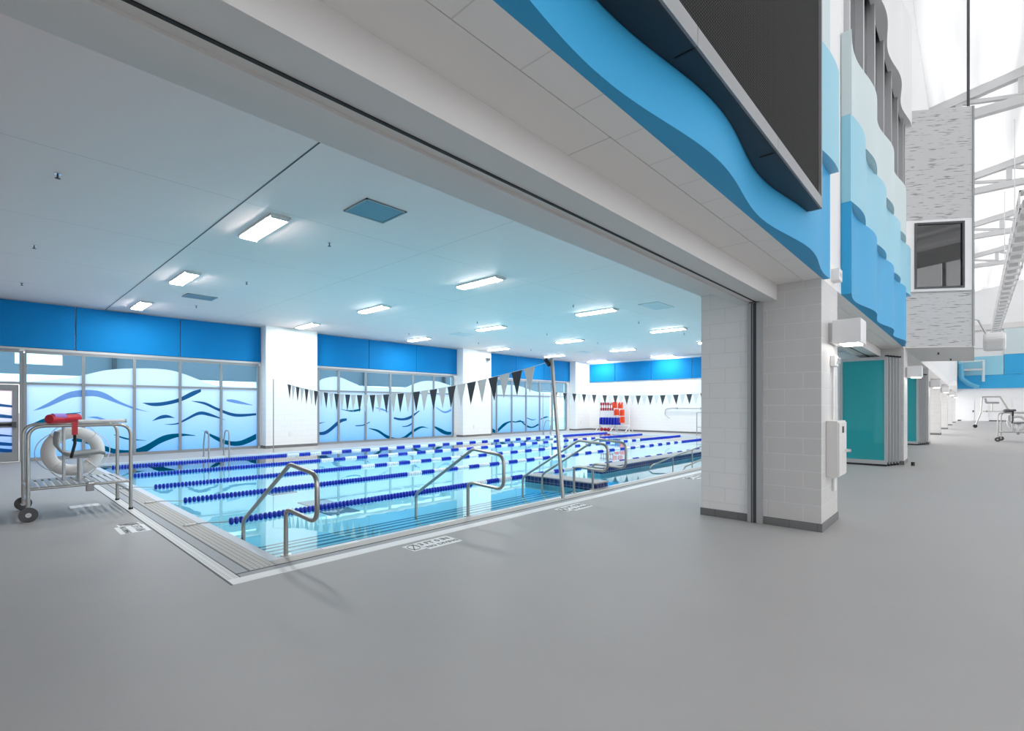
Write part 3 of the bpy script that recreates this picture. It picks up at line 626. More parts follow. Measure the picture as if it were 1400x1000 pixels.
# ================================================================== POOL-ROOM CEILING
def ceiling_light():
    t = thing('ceiling_light', 'x', 'ceiling light', (0, 0, 0), 'ceiling lights over the pool')
    hb = MB().box(-.155, .155, -.71, .71, -.035, -.0005); obj('housing', hb, 'whiteplastic', t)
    ln = MB()
    pts = [(-.13, -.035), (-.125, -.048), (-.10, -.058), (.10, -.058), (.125, -.048), (.13, -.035)]
    v = [(x, -.66, z) for x, z in pts]+[(x, .66, z) for x, z in pts]
    ln.add(v, [(i, i+1, 7+i, 6+i) for i in range(5)]+[tuple(range(6)), tuple(reversed(range(6, 12)))])
    obj('lens', ln, 'lens', t)
    for s_ in (-1, 1): obj('end_cap', MB().box(-.14, .14, s_*.66, s_*.70, -.06, -.035), 'whiteplastic', t)
    return t
rows = [(8.5, 'in the row nearest the camera'), (13.1, 'in the middle row'), (17.5, 'in the row along the window wall')]
LX = [3.15, 8.0, 12.9, 17.8, 22.35, 26.75]
proto = None
for y, rn in rows:
    for i, x in enumerate(LX):
        if proto is None: o = proto = ceiling_light()
        else: o = copy_tree(proto)
        o.location = (x, y, ZC)
        o['label'] = 'lit linear ceiling light, %s from the left %s' % (ORD[i], rn)
def vent(x0, x1, y0, y1, mat, label):
    t = thing('ceiling_vent', label, 'ceiling vent', ((x0+x1)/2, (y0+y1)/2, ZC))
    obj('vent_frame', MB().box(x0, x1, y0, y0+.03, ZC-.02, ZC-.001).box(x0, x1, y1-.03, y1, ZC-.02, ZC-.001).box(x0, x0+.03, y0, y1, ZC-.02, ZC-.001).box(x1-.03, x1, y0, y1, ZC-.02, ZC-.001), 'whiteplastic' if mat == 'vent_pale' else 'alu_dark', t)
    mb = MB(); n = 9
    for k in range(n):
        a = y0+.03+(y1-y0-.06)*k/n; b = y0+.03+(y1-y0-.06)*(k+1)/n
        mb.add([(x0+.03, a, ZC-.004), (x1-.03, a, ZC-.004), (x1-.03, b, ZC-.016), (x0+.03, b, ZC-.016)], [(0, 1, 2, 3)])
    obj('vent_louver', mb, mat, t)
vent(3.70, 4.38, 6.25, 6.9, 'vent_blue', 'square blue-grey louvred air vent, nearest the camera')
vent(3.64, 4.34, 14.85, 15.4, 'vent_blue', 'dark rectangular air vent in the ceiling near the left windows')
vent(12.87, 13.9, 6.45, 7.05, 'vent_pale', 'pale square air vent in the ceiling above the near pillar side')
vent(12.9, 13.7, 14.9, 15.5, 'vent_pale', 'pale air vent in the ceiling in front of the middle window bank')
vent(21.6, 22.4, 14.9, 15.5, 'vent_pale', 'farthest pale air vent in the ceiling, near the end wall')
sp_ = None; srow = [(8.45, 'nearest the camera'), (12.5, 'in the middle'), (16.5, 'along the windows')]
for y, rn in srow:
    for i, x in enumerate((.66, 4.26, 7.9, 11.65, 15.45, 19.1)):
        if x == 7.9: continue
        if sp_ is None:
            sp_ = o = thing('sprinkler_head', 'x', 'sprinkler', (0, 0, 0), 'ceiling sprinklers')
            obj('escutcheon', MB().cyl((0, 0, -.012), (0, 0, -.0005), .035), 'chrome', o)
            obj('sprinkler_body', MB().cyl((0, 0, -.06), (0, 0, -.012), .010).cyl((0, 0, -.066), (0, 0, -.060), .028), 'darkgrey', o)
        else: o = copy_tree(sp_)
        o.location = (x, y, ZC)
        o['label'] = 'small sprinkler head under the ceiling, %s from the left in the row %s' % (ORD[i if x < 7.9 else i-1], rn)
cm = thing('security_camera', 'small grey dome camera high on the second window pillar', 'camera', (18.1, 18.7, 4.1))
obj('camera_mount', MB().box(17.98, 18.2, 18.5, 18.699, 4.06, 4.28), 'whiteplastic', cm)
obj('camera_dome', MB().cyl((18.09, 18.55, 3.93), (18.09, 18.55, 4.06), .085, r2=.1), 'darkgrey', cm)

# ================================================================== LANE ROPES
def float_disc_mesh(n, mat, nm):
    mb = MB(); pitch = .062
    for k in range(n):
        x = k*pitch
        P = [(x+.004, .020), (x+.013, .044), (x+.030, .052), (x+.047, .044), (x+.056, .020)]
        seg = 10; v = []
        for (xx, r) in P:
            for j in range(seg): a = 2*math.pi*j/seg; v.append((xx, r*math.cos(a), r*math.sin(a)))
        f = [(i*seg+j, i*seg+(j+1) % seg, (i+1)*seg+(j+1) % seg, (i+1)*seg+j) for i in range(4) for j in range(seg)]
        f += [tuple(range(seg)), tuple(reversed(range(4*seg, 5*seg)))]
        mb.add(v, f)
    me = bpy.data.meshes.new(nm); me.from_pydata(mb.v, [], mb.f); me.materials.append(M[mat]); me.update()
    return me
run_m = float_disc_mesh(70, 'floatblue', 'blue_float_run'); bl_m = float_disc_mesh(6, 'floatblue', 'blue_float_section'); wh_m = float_disc_mesh(6, 'floatwhite', 'white_float_section')
def add_mesh_obj(name, me, parent, loc):
    o = bpy.data.objects.new(name, me); COL.objects.link(o); o.parent = parent; o.location = loc; return o
rl = ['nearest the steps', 'second from the steps', 'middle one of the five', 'second from the windows', 'closest to the window wall']
for y, l in zip((7.22, 9.38, 11.38, 13.58, 15.85), rl):
    t = thing('lane_rope', 'blue and white floating lane rope across the pool, '+l, 'lane rope', (2.2, y, -.015), 'lane ropes')
    cab = MB().tube([(1.72, y, .018), (1.95, y, .018), (2.2, y, -.015), (25.2, y, -.015)], .006, 6)
    obj('cable', cab, 'cable', t); obj('anchor_sleeve', MB().cyl((1.74, y, .02), (1.86, y, .02), .014), 'whiteplastic', t)
    add_mesh_obj('float_run', run_m, t, (0, 0, 0)).location = (0.04, 0, 0)
    x = 4.40; k = 0
    while x < 18.45-.05:
        add_mesh_obj('white_float_section' if k % 2 == 0 else 'blue_float_section', wh_m if k % 2 == 0 else bl_m, t, (x, 0, 0)); x += .372 if k % 2 else .36; k += 1
    add_mesh_obj('float_run', run_m, t, (x, 0, 0))

# ================================================================== HANDRAILS INTO THE POOL
def stair_rail(x, label):
    t = thing('pool_handrail', label, 'handrail', (x, 5.08, 0), 'stair handrails')
    P = [(5.08, -.0), (5.08, .44), (4.50, .42), (4.40, .62), (4.43, .90), (5.0, .92), (6.27, .17), (6.27, ZB)]
    P = [(5.08, -.04), (5.08, .46), (4.95, .47), (4.40, .44), (4.40, .88), (4.98, .93), (6.27, .17), (6.27, ZB)]
    path = fillet([(x, y, z) for y, z in P], .13, 7)
    obj('rail_tube', MB().tube(path, .022, 12), 'steel', t)
    obj('base_flange', MB().cyl((x, 5.08, -.03), (x, 5.08, .012), .05), 'steel', t)
stair_rail(2.10, 'curved steel handrail at the left corner of the pool steps')
stair_rail(4.56, 'curved steel handrail in the middle of the pool steps')
stair_rail(7.02, 'left curved steel handrail of the pair beside the tiled curb')
stair_rail(7.62-.02, 'right curved steel handrail of the pair beside the tiled curb')
# tiled curbs
c1 = thing('tiled_curb', 'short grey-topped curb with dark blue tiles at the end of the pool steps', 'curb', (7.86, 5.9, 0))
obj('tiled_side', MB().box(7.67, 8.07, 5.06, 6.78, -.04, .085), 'tile', c1); obj('submerged_side', MB().box(7.67, 8.07, 5.06, 6.78, ZB, -.04), 'poolwall', c1); obj('curb_top', MB().box(7.66, 8.08, 5.05, 6.79, .085, .11), 'gutter', c1, bevel=.006)
c2 = thing('tiled_curb', 'long grey-topped curb with dark blue tiles along the ramp', 'curb', (16, 6.45, 0))
obj('tiled_side', MB().box(9.75, 25.19, 6.27, 6.67, -.04, .085), 'tile', c2); obj('submerged_side', MB().box(9.75, 25.19, 6.27, 6.67, ZB, -.04), 'poolwall', c2); obj('curb_top', MB().box(9.74, 25.19, 6.26, 6.68, .085, .11), 'gutter', c2, bevel=.006)
def ramp_rail(y, pts, posts, label):
    t = thing('ramp_handrail', label, 'handrail', (pts[0][0], y, 0))
    obj('rail_tube', MB().tube(fillet([(x, y, z) for x, z in pts], .06, 4), .020, 10), 'steel', t)
    for x, z in posts: obj('rail_post', MB().cyl((x, y, ZB), (x, y, z), .018), 'steel', t)
ramp_rail(5.78, [(11.1, .0), (11.25, .07), (12.35, .20), (14.6, .40), (17.0, .62), (17.3, .3)], [(12.38, .2), (13.6, .31), (15.2, .45)], 'low sloping steel handrail along the far side of the pool ramp')
ramp_rail(5.15, [(11.6, -.02), (11.7, .05), (12.95, .17), (15.5, .42), (16, .2)], [(12.9, .165), (14.4, .3)], 'low sloping steel handrail at the pool edge beside the near pillar')
# drains on the pool floor
for i, (x, y, l) in enumerate(((4.6, 8.75, 'nearest the steps'), (4.7, 9.85, 'between the first two lane ropes'), (4.7, 11.7, 'farthest from the steps'))):
    tag(obj('pool_drain', MB().box(x-.28, x+.28, y-.28, y+.28, ZB, ZB+.02), 'floorlines'), 'dark square drain cover on the pool floor, '+l, 'drain', 'drain covers under water')
# ladders on the far edge
def ladder(x, label):
    for s_, l in ((0, 'left'), (.55, 'right')):
        xx = x+s_
        t = thing('ladder_rail', '%s ladder grab rail %s' % (l, label), 'handrail', (xx, PY1+.25, 0), 'pool ladder rails')
        P = fillet([(xx, PY1+.38, 0), (xx, PY1+.38, .35), (xx, PY1+.25, .78), (xx, PY1-.12, .78), (xx, PY1-.12, ZB)], .17, 6)
        obj('rail_tube', MB().tube(P, .022, 10), 'steel', t)
        obj('base_flange', MB().cyl((xx, PY1+.38, 0), (xx, PY1+.38, .012), .05), 'steel', t)
ladder(4.62, 'at the window side, left of the first window pillar'); ladder(20.9, 'at the far end of the window side')

# ================================================================== PENNANT LINES
def pole(x, y, top, label, lean=(0, 0), r=.024, clamp=True):
    t = thing('pennant_pole', label, 'pole', (x, y, 0))
    tp = (x+lean[0], y+lean[1], top)
    obj('pole_tube', MB().cyl((x, y, 0), tp, r, 14), 'steel', t)
    obj('base_flange', MB().cyl((x, y, 0), (x, y, .015), .05), 'chrome', t)
    if clamp:
        obj('rope_clamp', MB().cyl((tp[0]-.03, tp[1]+.02, top-.12), (tp[0]-.03, tp[1]+.10, top-.02), .035), 'black', t)
    return tp
tpn = pole(6.51, 4.93, 2.32, 'tall leaning steel pennant pole between the handrails at the near pool edge', (0, .24), r=.032)
tpf = pole(6.6, 16.95, 2.42, 'thin steel pennant pole in front of the first window pillar', r=.016, clamp=False)
tpg = pole(20.6, 16.95, 2.33, 'thin steel pennant pole in front of the far window bank', r=.016, clamp=False)
tph = pole(20.6, 4.9, 2.33, 'steel pennant pole at the near pool edge, hidden far end', r=.024)
def pennants(x, zf, y0, y1, ya, yb, n, phase, label, gap=.30, h=.44, w=.265):
    t = thing('pennant_line', label, 'pennant line', (x, (ya+yb)/2, 1.8))
    ys = [ya+(yb-ya)*i/60 for i in range(61)]
    obj('rope', MB().tube([(x, y, zf(y)) for y in ys], .005, 5), 'flagwhite', t)
    for k in range(n):
        y = y0+gap*k
        if y+w > y1: break
        a, b = y+.005, y+w; m_ = (a+b)/2+random.uniform(-.02, .02); dx = random.uniform(-.02, .02)
        z0, z1 = zf(a), zf(b)
        zc = (z0+z1)/2-h
        mb = MB()
        v = [(x-.002, a, z0), (x-.002, b, z1), (x-.002+dx, m_, zc), (x+.002, a, z0), (x+.002, b, z1), (x+.002+dx, m_, zc)]
        mb.add(v, [(0, 1, 2), (5, 4, 3), (0, 3, 4, 1), (1, 4, 5, 2), (2, 5, 3, 0)])
        dark = (k+phase) % 2 == 0
        obj('black_pennant' if dark else 'white_pennant', mb, 'flagblack' if dark else 'flagwhite', t)
pennants(6.55, lambda y: 1.80+.0163*(y-10.6)**2, 5.56, 15.9, 5.15, 16.95, 60, 1, 'string of black and white pennants sagging across the pool, nearer line')
pennants(20.6, lambda y: 2.03+.0092*(y-10.7)**2, 5.75, 16.3, 4.9, 16.95, 60, 0, 'string of black and white pennants across the far end of the pool')

# ================================================================== ROLLING LIFEGUARD STATION (and its twin in the hall)
def station(loc, label, ring_label, tube_label, pole_label, mono=False):
    t = thing('rescue_cart', label, 'cart', (0, 0, 0))
    L, D = 1.08, 1.05        # local: x along, y across
    for i, y in enumerate((0, D)):
        P = fillet([(0, y, .10), (0, y, 1.25), (L, y, 1.25), (L, y, .0)], .17, 7)
        obj('hoop', MB().tube(P, .023, 12), 'steel', t)
    fr = MB().tube([(0, 0, .42), (L, 0, .42)], .018, 8).tube([(0, D, .42), (L, D, .42)], .018, 8).tube([(0, 0, .40), (0, D, .40)], .018, 8).tube([(L, 0, .40), (L, D, .40)], .018, 8)
    obj('platform_frame', fr, 'steel', t)
    sl = MB(); n = 13
    for k in range(n):
        x = .07+(L-.14)*k/(n-1); sl.box(x-.025, x+.025, .02, D-.02, .425, .437)
    obj('platform_slats', sl, 'alu', t)
    obj('cross_bar', MB().tube([(L, 0, .27), (L, D, .27)], .018, 8), 'steel', t)
    obj('cross_bar', MB().tube([(0, 0, .22), (0, D, .22)], .014, 8), 'steel', t)
    for y, s_ in ((-.055, -1), (D+.055, 1)):
        wv = obj('wheel', MB().cyl((0, y-.022, .095), (0, y+.022, .095), .095, 24), 'darkgrey', t)
        obj('hub', MB().cyl((0, y-.03, .095), (0, y+.03, .095), .03, 14), 'alu', wv)
        obj('axle', MB().cyl((0, y-.04, .095), (0, y+s_*-.055, .095), .012), 'steel', t)
    for k, y in enumerate((0, D)):
        obj('rubber_foot', MB().cyl((L, y, .005), (L, y, .03), .028), 'black', t)
    obj('seat_post', MB().cyl((.57, .52, .43), (.57, .52, .78), .035, 14), 'alu', t)
    obj('seat_bracket', MB().box(.47, .67, .44, .60, .76, .79), 'alu_dark', t)
    # moulded seat, profile in xz swept in y
    prof = [(.36, 1.14), (.345, 1.05), (.35, .95), (.37, .87), (.42, .82), (.50, .80), (.66, .815), (.80, .825), (.86, .80)]
    sm = MB(); ny = 9; v = []
    for j in range(ny):
        u = j/(ny-1)*2-1; yy = .52+u*.23
        for k, (px_, pz) in enumerate(prof): v.append((px_-(.03*u*u if k < 3 else 0)+(.03*u*u if k > 6 else 0)*-1, yy, pz+.045*u*u*(1 if k > 3 else .2)))
    m_ = len(prof)
    sm.add(v, [(j*m_+k, j*m_+k+1, (j+1)*m_+k+1, (j+1)*m_+k) for j in range(ny-1) for k in range(m_-1)], True)
    so = obj('seat', sm, 'seat', t); md = so.modifiers.new('thick', 'SOLIDIFY'); md.thickness = .025
    obj('clamp', MB().box(.58, .66, -.05, .05, .33, .45), 'alu_dark', t)
    obj('chrome_clamp', MB().cyl((.60, -.03, .44), (.66, -.03, .44), .03), 'chrome', t)
    obj('umbrella_holder', MB().cyl((.40, .62, .43), (.40, .62, 1.22), .02), 'alu', t)
    # ring buoy hung on the back hoop
    r = thing('ring_buoy', ring_label, 'ring buoy', (.54, D-.115, .86))
    obj('ring', MB().torus((.54, D-.115, .83), .285, .085, 'Y', 40, 14), 'buoy', r)
    for a in (45, 135, 225, 315):
        ca_, sa_ = math.cos(math.radians(a)), math.sin(math.radians(a))
        obj('rope_band', MB().torus((.54+.285*ca_, D-.115, .83+.285*sa_), .089, .006, 'Y', 4, 4) if False else MB().tube([(.54+.285*ca_+.09*math.cos(q)*ca_, D-.115+.09*math.sin(q), .83+.285*sa_+.09*math.cos(q)*sa_) for q in [2*math.pi*i/16 for i in range(16)]], .008, 6, closed=True), 'flagwhite', r)
    rp_ = []
    for i in range(40):
        a = 2*math.pi*i/40; R = .375+.055*abs(math.sin(2*(a-math.pi/4)))
        rp_.append((.54+R*math.cos(a), D-.115, .83+R*math.sin(a)))
    obj('grab_line', MB().tube(rp_, .006, 6, closed=True), 'flagwhite', r)
    # rescue tube lying over the top of the hoops
    q = thing('rescue_tube', tube_label, 'rescue tube', (.40, .2, 1.28))
    rt_ = MB().tube(fillet([(.20, -.02, 1.34), (.33, .10, 1.338), (.52, .22, 1.345)], .1, 5), .062, 14)
    obj('red_foam', rt_, 'red' if not mono else 'darkgrey', q)
    obj('violet_end', MB().tube([(.235, .0, 1.37), (.36, .10, 1.37)], .045, 12), 'purple' if not mono else 'darkgrey', q)
    obj('buckle', MB().box(.43, .49, -.03, .02, 1.12, 1.30), 'red' if not mono else 'black', q)
    obj('strap', MB().tube(fillet([(.46, -.005, 1.13), (.465, .02, 1.0), (.44, .05, .86), (.43, .06, .80)], .05, 4), .018, 8), 'black', q)
    w = thing('rescue_pole', pole_label, 'pole', (.7, .1, 1.29))
    obj('pole_shaft', MB().cyl((.50, .03, 1.300), (1.02, .06, 1.300), .026, 12), 'whiteplastic', w)
    obj('pole_cap', MB().cyl((1.02, .06, 1.300), (1.04, .06, 1.300), .03, 12), 'alu', w)
    return [t, r, q, w]
def place(objs, loc, rz):
    R = Matrix.Translation(Vector(loc)) @ Matrix.Rotation(rz, 4, 'Z')
    for o in objs:
        o.location = R @ o.location; o.rotation_euler = (0, 0, rz)
place(station(None, 'wheeled steel rescue cart with a grey seat, standing by the left end of the pool', 'white ring buoy with rope hanging on the rescue cart at the left', 'red rescue tube with violet end lying on the rescue cart at the left', 'white tube lying along the top rail of the left rescue cart'), (.42, 9.05, 0), 0)
place(station(None, 'wheeled steel rescue cart at the right edge, far down the hall', 'pale ring buoy on the rescue cart at the right edge', 'dark rescue tube with hanging strap on the cart at the right edge', 'white tube on the top rail of the cart at the right edge', True), (30.2, -.75, 0), math.radians(-97))
# tall lifeguard frame far down the hall
lg = thing('lifeguard_stand', 'tall wheeled steel lifeguard frame behind the far rescue cart', 'lifeguard stand', (49.5, -.3, 0))
for x in (49.2, 50.0):
    obj('side_frame', MB().tube(fillet([(x, -.05, .12), (x, -.35, 1.1), (x, -.42, 2.25), (x, -1.35, 2.25), (x, -1.95, .9), (x, -2.1, .02)], .12, 5), .04, 10), 'steel', lg)
for z_, y_ in ((2.25, -.42), (2.25, -1.35), (.9, -1.95), (.5, -.17)): obj('cross_bar', MB().cyl((49.2, y_, z_), (50.0, y_, z_), .03), 'steel', lg)
for x in (49.14, 50.06): obj('wheel', MB().cyl((x-.03, -.05, .12), (x+.03, -.05, .12), .12, 18), 'black', lg)
obj('seat_post', MB().cyl((49.6, -.95, 1.2), (49.6, -.95, 1.75), .05).cyl((49.2, -.45, 1.2), (50.0, -1.6, 1.2), .03), 'steel', lg)
obj('seat', MB().tube(fillet([(49.6, -.58, 2.15), (49.6, -.62, 1.82), (49.6, -1.3, 1.82)], .08, 4), .07, 10), 'seat', lg)

# ================================================================== KICKBOARD RACK at the end wall
rk = thing('equipment_rack', 'white plastic rack of swim gear against the end wall', 'rack', (26.9, 16.6, 0))
ry0, ry1 = 15.35, 17.45
for i, y in enumerate((ry0, (ry0+ry1)/2+.0, ry1)):
    obj('upright', MB().cyl((26.9+.2*(i == 1), y, .0), (26.9+.2*(i == 1), y, 1.85 if i != 1 else 1.28), .03), 'whiteplastic', rk)
    obj('foot', MB().tube([(26.45, y, .03), (26.9, y, .34)], .028, 8).tube([(27.35, y, .03), (26.9, y, .34)], .028, 8), 'whiteplastic', rk)
for z in (.38, 1.26, 1.85): obj('shelf_rail', MB().cyl((26.78, ry0, z), (26.78, ry1, z), .022).cyl((27.02, ry0, z), (27.02, ry1, z), .022), 'whiteplastic', rk)
def gear(name, label, cat, grp, mb, mat): return tag(obj(name, mb, mat), label, cat, grp)
for k in range(6):
    y = ry1-.12-.165*k
    gear('water_dumbbell', 'dark red foam dumbbell on the top shelf of the rack, %s from the left' % ORD[k], 'dumbbell', 'red dumbbells on the rack',
         MB().cyl((26.9, y, 1.285), (26.9, y, 1.45), .062, 12).cyl((26.9, y, 1.45), (26.9, y, 1.62), .025, 8).cyl((26.9, y, 1.62), (26.9, y, 1.79), .062, 12), 'darkred')
for k in range(7):
    y = ry1-.12-.205*k
    gear('kickboard', 'blue foam kickboard standing on the lower shelf of the rack, %s from the left' % ORD[k], 'kickboard', 'blue kickboards on the rack',
         MB().prism_y([(26.74, .405), (27.06, .405), (27.06, .72), (27.02, .82), (26.90, .86), (26.78, .82), (26.74, .72)], y-.06, y+.06), 'foamblue')
vest = [(-.30, 1.44, 'upper left'), (.10, 1.42, 'upper right'), (-.18, 1.0, 'middle left'), (.20, .97, 'middle right'), (.22, .54, 'lowest')]
for dy, z, l in vest:
    y = ry0+.58-dy
    mb = MB().box(26.62, 26.72, y-.15, y-.02, z, z+.32).box(26.62, 26.72, y+.02, y+.15, z, z+.32).box(26.72, 26.75, y-.15, y+.15, z+.0, z+.38)
    gear('life_vest', 'orange life vest hanging at the right side of the rack, '+l, 'life vest', 'orange life vests on the rack', mb, 'orange').modifiers.new('b', 'BEVEL').width = .02
for k, (y, m_, l) in enumerate(((ry1-.27, 'darkred', 'leftmost dark red ball under the rack'), (ry1-.52, 'darkred', 'middle dark red ball under the rack'), (ry1-.77, 'darkred', 'right dark red ball under the rack'))):
    P = MB(); 
    bmx = bmesh.new(); bmesh.ops.create_uvsphere(bmx, u_segments=14, v_segments=9, radius=.11)
    P.add([(v.co.x+26.7, v.co.y+y, v.co.z+.112) for v in bmx.verts], [tuple(v.index for v in f.verts) for f in bmx.faces], True); bmx.free()
    gear('ball', l, 'ball', 'balls under the rack', P, m_)
# rescue hook on the end wall and guard stand
hk = thing('rescue_hook', 'long white rescue hook hanging on the end wall', 'rescue hook', (27.5, 12, 1.46))
obj('hook_shaft', MB().tube(fillet([(27.52, 9.6, 1.46), (27.52, 12.9, 1.46), (27.52, 13.32, 1.40), (27.52, 13.34, 1.05), (27.52, 13.05, .86)], .2, 6), .028, 10), 'alu', hk)
for y in (11.2, 12.6): obj('wall_bracket', MB().box(27.5, 27.598, y-.03, y+.03, 1.40, 1.5), 'alu_dark', hk)
gs = thing('starting_stand', 'steel guard stand at the far pool end, half hidden by the near pillar', 'lifeguard stand', (26.1, 10.3, 0))
for x in (25.8, 26.6):
    obj('frame_tube', MB().tube(fillet([(x, 10.72, 0), (x, 10.72, 1.22), (x, 9.7, 1.22), (x, 9.7, 0)], .08, 4), .022, 8), 'steel', gs)
obj('platform', MB().box(25.78, 26.62, 9.7, 10.72, .42, .46), 'alu', gs)
obj('cross_bar', MB().cyl((25.8, 10.72, .44), (26.6, 10.72, .44), .02), 'steel', gs)
obj('black_grip', MB().cyl((25.8, 10.05, 1.22), (25.8, 9.85, 1.22), .05), 'black', gs)
# small wall plates
for x, y, l in ((7.9, 18.7, 'first window pillar'), (17.2, 18.7, 'second window pillar'), (26.6, 18.7, 'corner pillar by the end wall')):
    tag(obj('outlet_cover', MB().box(x-.06, x+.06, y-.02, y-.001, .42, .58), 'whiteplastic', bevel=.004), 'small white outlet cover on the '+l, 'outlet')

# ================================================================== NEAR PILLAR FIXTURES (on its hall side)
def wall_lamp(x, label):
    t = thing('wall_lamp', label, 'wall lamp', (x, FY, 2.43), 'wall lamps on the pillars')
    obj('lamp_housing', MB().box(x-.0, x+.40, 1.0, 1.30, 2.29, 2.585), 'whiteplastic', t, bevel=.008)
    obj('lamp_bracket', MB().box(x+.03, x+.37, 1.30, FY-.001, 2.32, 2.56), 'alu', t)
    obj('lamp_glass', MB().box(x+.05, x+.35, 1.03, 1.22, 2.278, 2.29), 'spot', t)
for k, l in enumerate(('nearest pillar', 'second pillar down the hall', 'third pillar down the hall', 'fourth pillar down the hall', 'fifth pillar down the hall', 'sixth pillar down the hall')):
    wall_lamp(PP[k+1]+.38, 'white box-shaped wall lamp shining down on the '+l)
wc = thing('wall_cabinet', 'narrow white metal cabinet on the hall side of the nearest pillar', 'cabinet', (7.2, FY, 1.0))
obj('cabinet_body', MB().box(7.12, 7.62, 1.215, FY-.001, .64, 1.33), 'offwhite', wc, bevel=.006)
obj('cabinet_door', MB().box(7.14, 7.60, 1.203, 1.214, .66, 1.31), 'offwhite', wc)
obj('door_window', MB().box(7.32, 7.42, 1.199, 1.2025, 1.18, 1.26), 'black', wc)
obj('latch', MB().cyl((7.5, 1.203, .95), (7.5, 1.14, .95), .02), 'chrome', wc)
tag(obj('outlet_cover', MB().box(7.46, 7.60, 1.31, FY-.001, .42, .58), 'whiteplastic', bevel=.004), 'white outlet cover below the cabinet on the nearest pillar', 'outlet')
st_ = thing('alarm_strobe', 'small white alarm strobe with conduit under the wall lamp of the nearest pillar', 'alarm', (7.45, FY, 2.1))
obj('strobe_body', MB().box(7.36, 7.54, 1.28, FY-.001, 2.02, 2.16), 'whiteplastic', st_, bevel=.01); obj('strobe_lens', MB().cyl((7.45, 1.24, 2.09), (7.45, 1.28, 2.09), .04), 'chrome', st_)
obj('conduit', MB().cyl((7.45, FY-.02, 1.34), (7.45, FY-.02, 2.02), .012), 'whiteplastic', st_)
sn = thing('wall_sensor', 'small white sensor box on the wall strip above the nearest pillar', 'sensor', (7.55, FY, 3.15))
obj('sensor_body', MB().box(7.42, 7.62, 1.25, FY+.005, 3.12, 3.27), 'whiteplastic', sn, bevel=.006); obj('sensor_lens', MB().box(7.45, 7.59, 1.247, 1.25, 3.17, 3.22), 'alu', sn)

# ================================================================== FOLDED GLASS PARTITIONS
def partition(xend, label):
    t = thing('glass_partition', label, 'glass partition', (xend-.6, 2.08, 0), 'folded glass partitions')
    for k in range(5):
        x = xend-.78+.145*k; w0, w1 = 1.60-.048*k, 2.62
        fr = MB().box(x, x+.05, w0, w0+.065, .05, 2.78).box(x, x+.05, w1-.065, w1, .05, 2.78).box(x, x+.05, w0+.065, w1-.065, .05, .15).box(x, x+.05, w0+.065, w1-.065, 2.70, 2.78)
        p = obj('panel_frame', fr, 'alu', t)
        obj('panel_glass', MB().box(x+.02, x+.03, w0+.065, w1-.065, .15, 2.70), 'tealglass', p)
        obj('floor_shoe', MB().box(x+.005, x+.045, w0+.02, w1-.02, .005, .05), 'black', p)
        obj('hinge', MB().box(x-.02, x+.07, w0-.03, w0+.05, 2.78, 2.815).box(x-.03, x+.08, w0-.012, w0, .05, .10), 'black', p)
    return t
partition(PP[2], 'folded stack of teal glass partition panels at the second pillar')
partition(PP[3], 'folded stack of teal glass partition panels at the third pillar')

# ================================================================== DECK MARKINGS
def text_mesh(body, size, loc, rz, mat, name, parent, sx=1.0):
    cu = bpy.data.curves.new('lettering', 'FONT'); cu.body = body; cu.size = size; cu.extrude = .0008; cu.align_x = 'LEFT'; cu.resolution_u = 2; cu.offset = size*.02
    o = bpy.data.objects.new('tmp', cu); COL.objects.link(o); bpy.context.view_layer.update()
    me = bpy.data.meshes.new_from_object(o.evaluated_get(bpy.context.evaluated_depsgraph_get()))
    bpy.data.objects.remove(o); me.materials.clear(); me.materials.append(M[mat])
    R = Matrix.Rotation(rz, 4, 'Z'); me.transform(Matrix.Translation(Vector(loc)-parent.location) @ R @ Matrix.Diagonal((sx, 1, 1, 1)))
    q = bpy.data.objects.new(name, me); COL.objects.link(q); q.parent = parent; return q
def marking(x, y, rz, label):
    t = thing('depth_marking', label, 'floor marking', (x, y, 0.0), 'depth and no-diving markings')
    R = Matrix.Rotation(rz, 3, 'Z')
    def P(u, v, z=0): p = R @ Vector((u, v, 0)); return (x+p.x, y+p.y, z)
    def quad(u0, u1, v0, v1, z0, z1):
        m_ = MB(); m_.add([P(u, v, z) for z in (z0, z1) for v in (v0, v1) for u in (u0, u1)], [(0, 2, 3, 1), (4, 5, 7, 6), (0, 1, 5, 4), (2, 6, 7, 3), (0, 4, 6, 2), (1, 3, 7, 5)]); return m_
    obj('marking_plate', quad(.16, .62, 0, .30, .0, .003), 'signwhite', t)
    ic = quad(0, .15, .05, .28, 0, .003); obj('no_diving_symbol', ic, 'signwhite', t)
    ds = MB().tube([P(.02, .07, .004), P(.13, .26, .004)], .006, 4); obj('symbol_stroke', ds, 'signdark', t)
    obj('symbol_ring', MB().tube([P(.075+.06*math.cos(a), .165+.085*math.sin(a), .004) for a in [2*math.pi*i/20 for i in range(20)]], .004, 4, closed=True), 'signdark', t)
    text_mesh('3 FT 0 IN', .125, P(.175, .17, .004), rz, 'signdark', 'depth_text', t, .83)
    text_mesh('NO DIVING', .085, P(.18, .05, .004), rz, 'signdark', 'warning_text', t, .97)
marking(3.07, 4.20, 0, 'white depth and no-diving marking on the deck beside the middle handrail')
marking(5.72, 4.22, 0, 'white depth and no-diving marking on the deck by the leaning pennant pole')
marking(10.05, 4.22, 0, 'faint white depth marking on the deck beside the ramp, left of the near pillar')
marking(1.12, 7.95, -math.pi/2, 'white depth marking on the deck at the left end, in front of the rescue cart')
for x, l in ((2.45, 'at the left corner of the steps'), (3.85, 'left of the middle handrail'), (5.3, 'right of the middle handrail'), (6.15, 'by the leaning pole')):
    tag(obj('coping_marking', MB().box(x, x+.42, 4.985, 5.06, .006, .009), 'signwhite'), 'small white marking tile on the pool coping, '+l, 'floor marking', 'coping marking tiles')
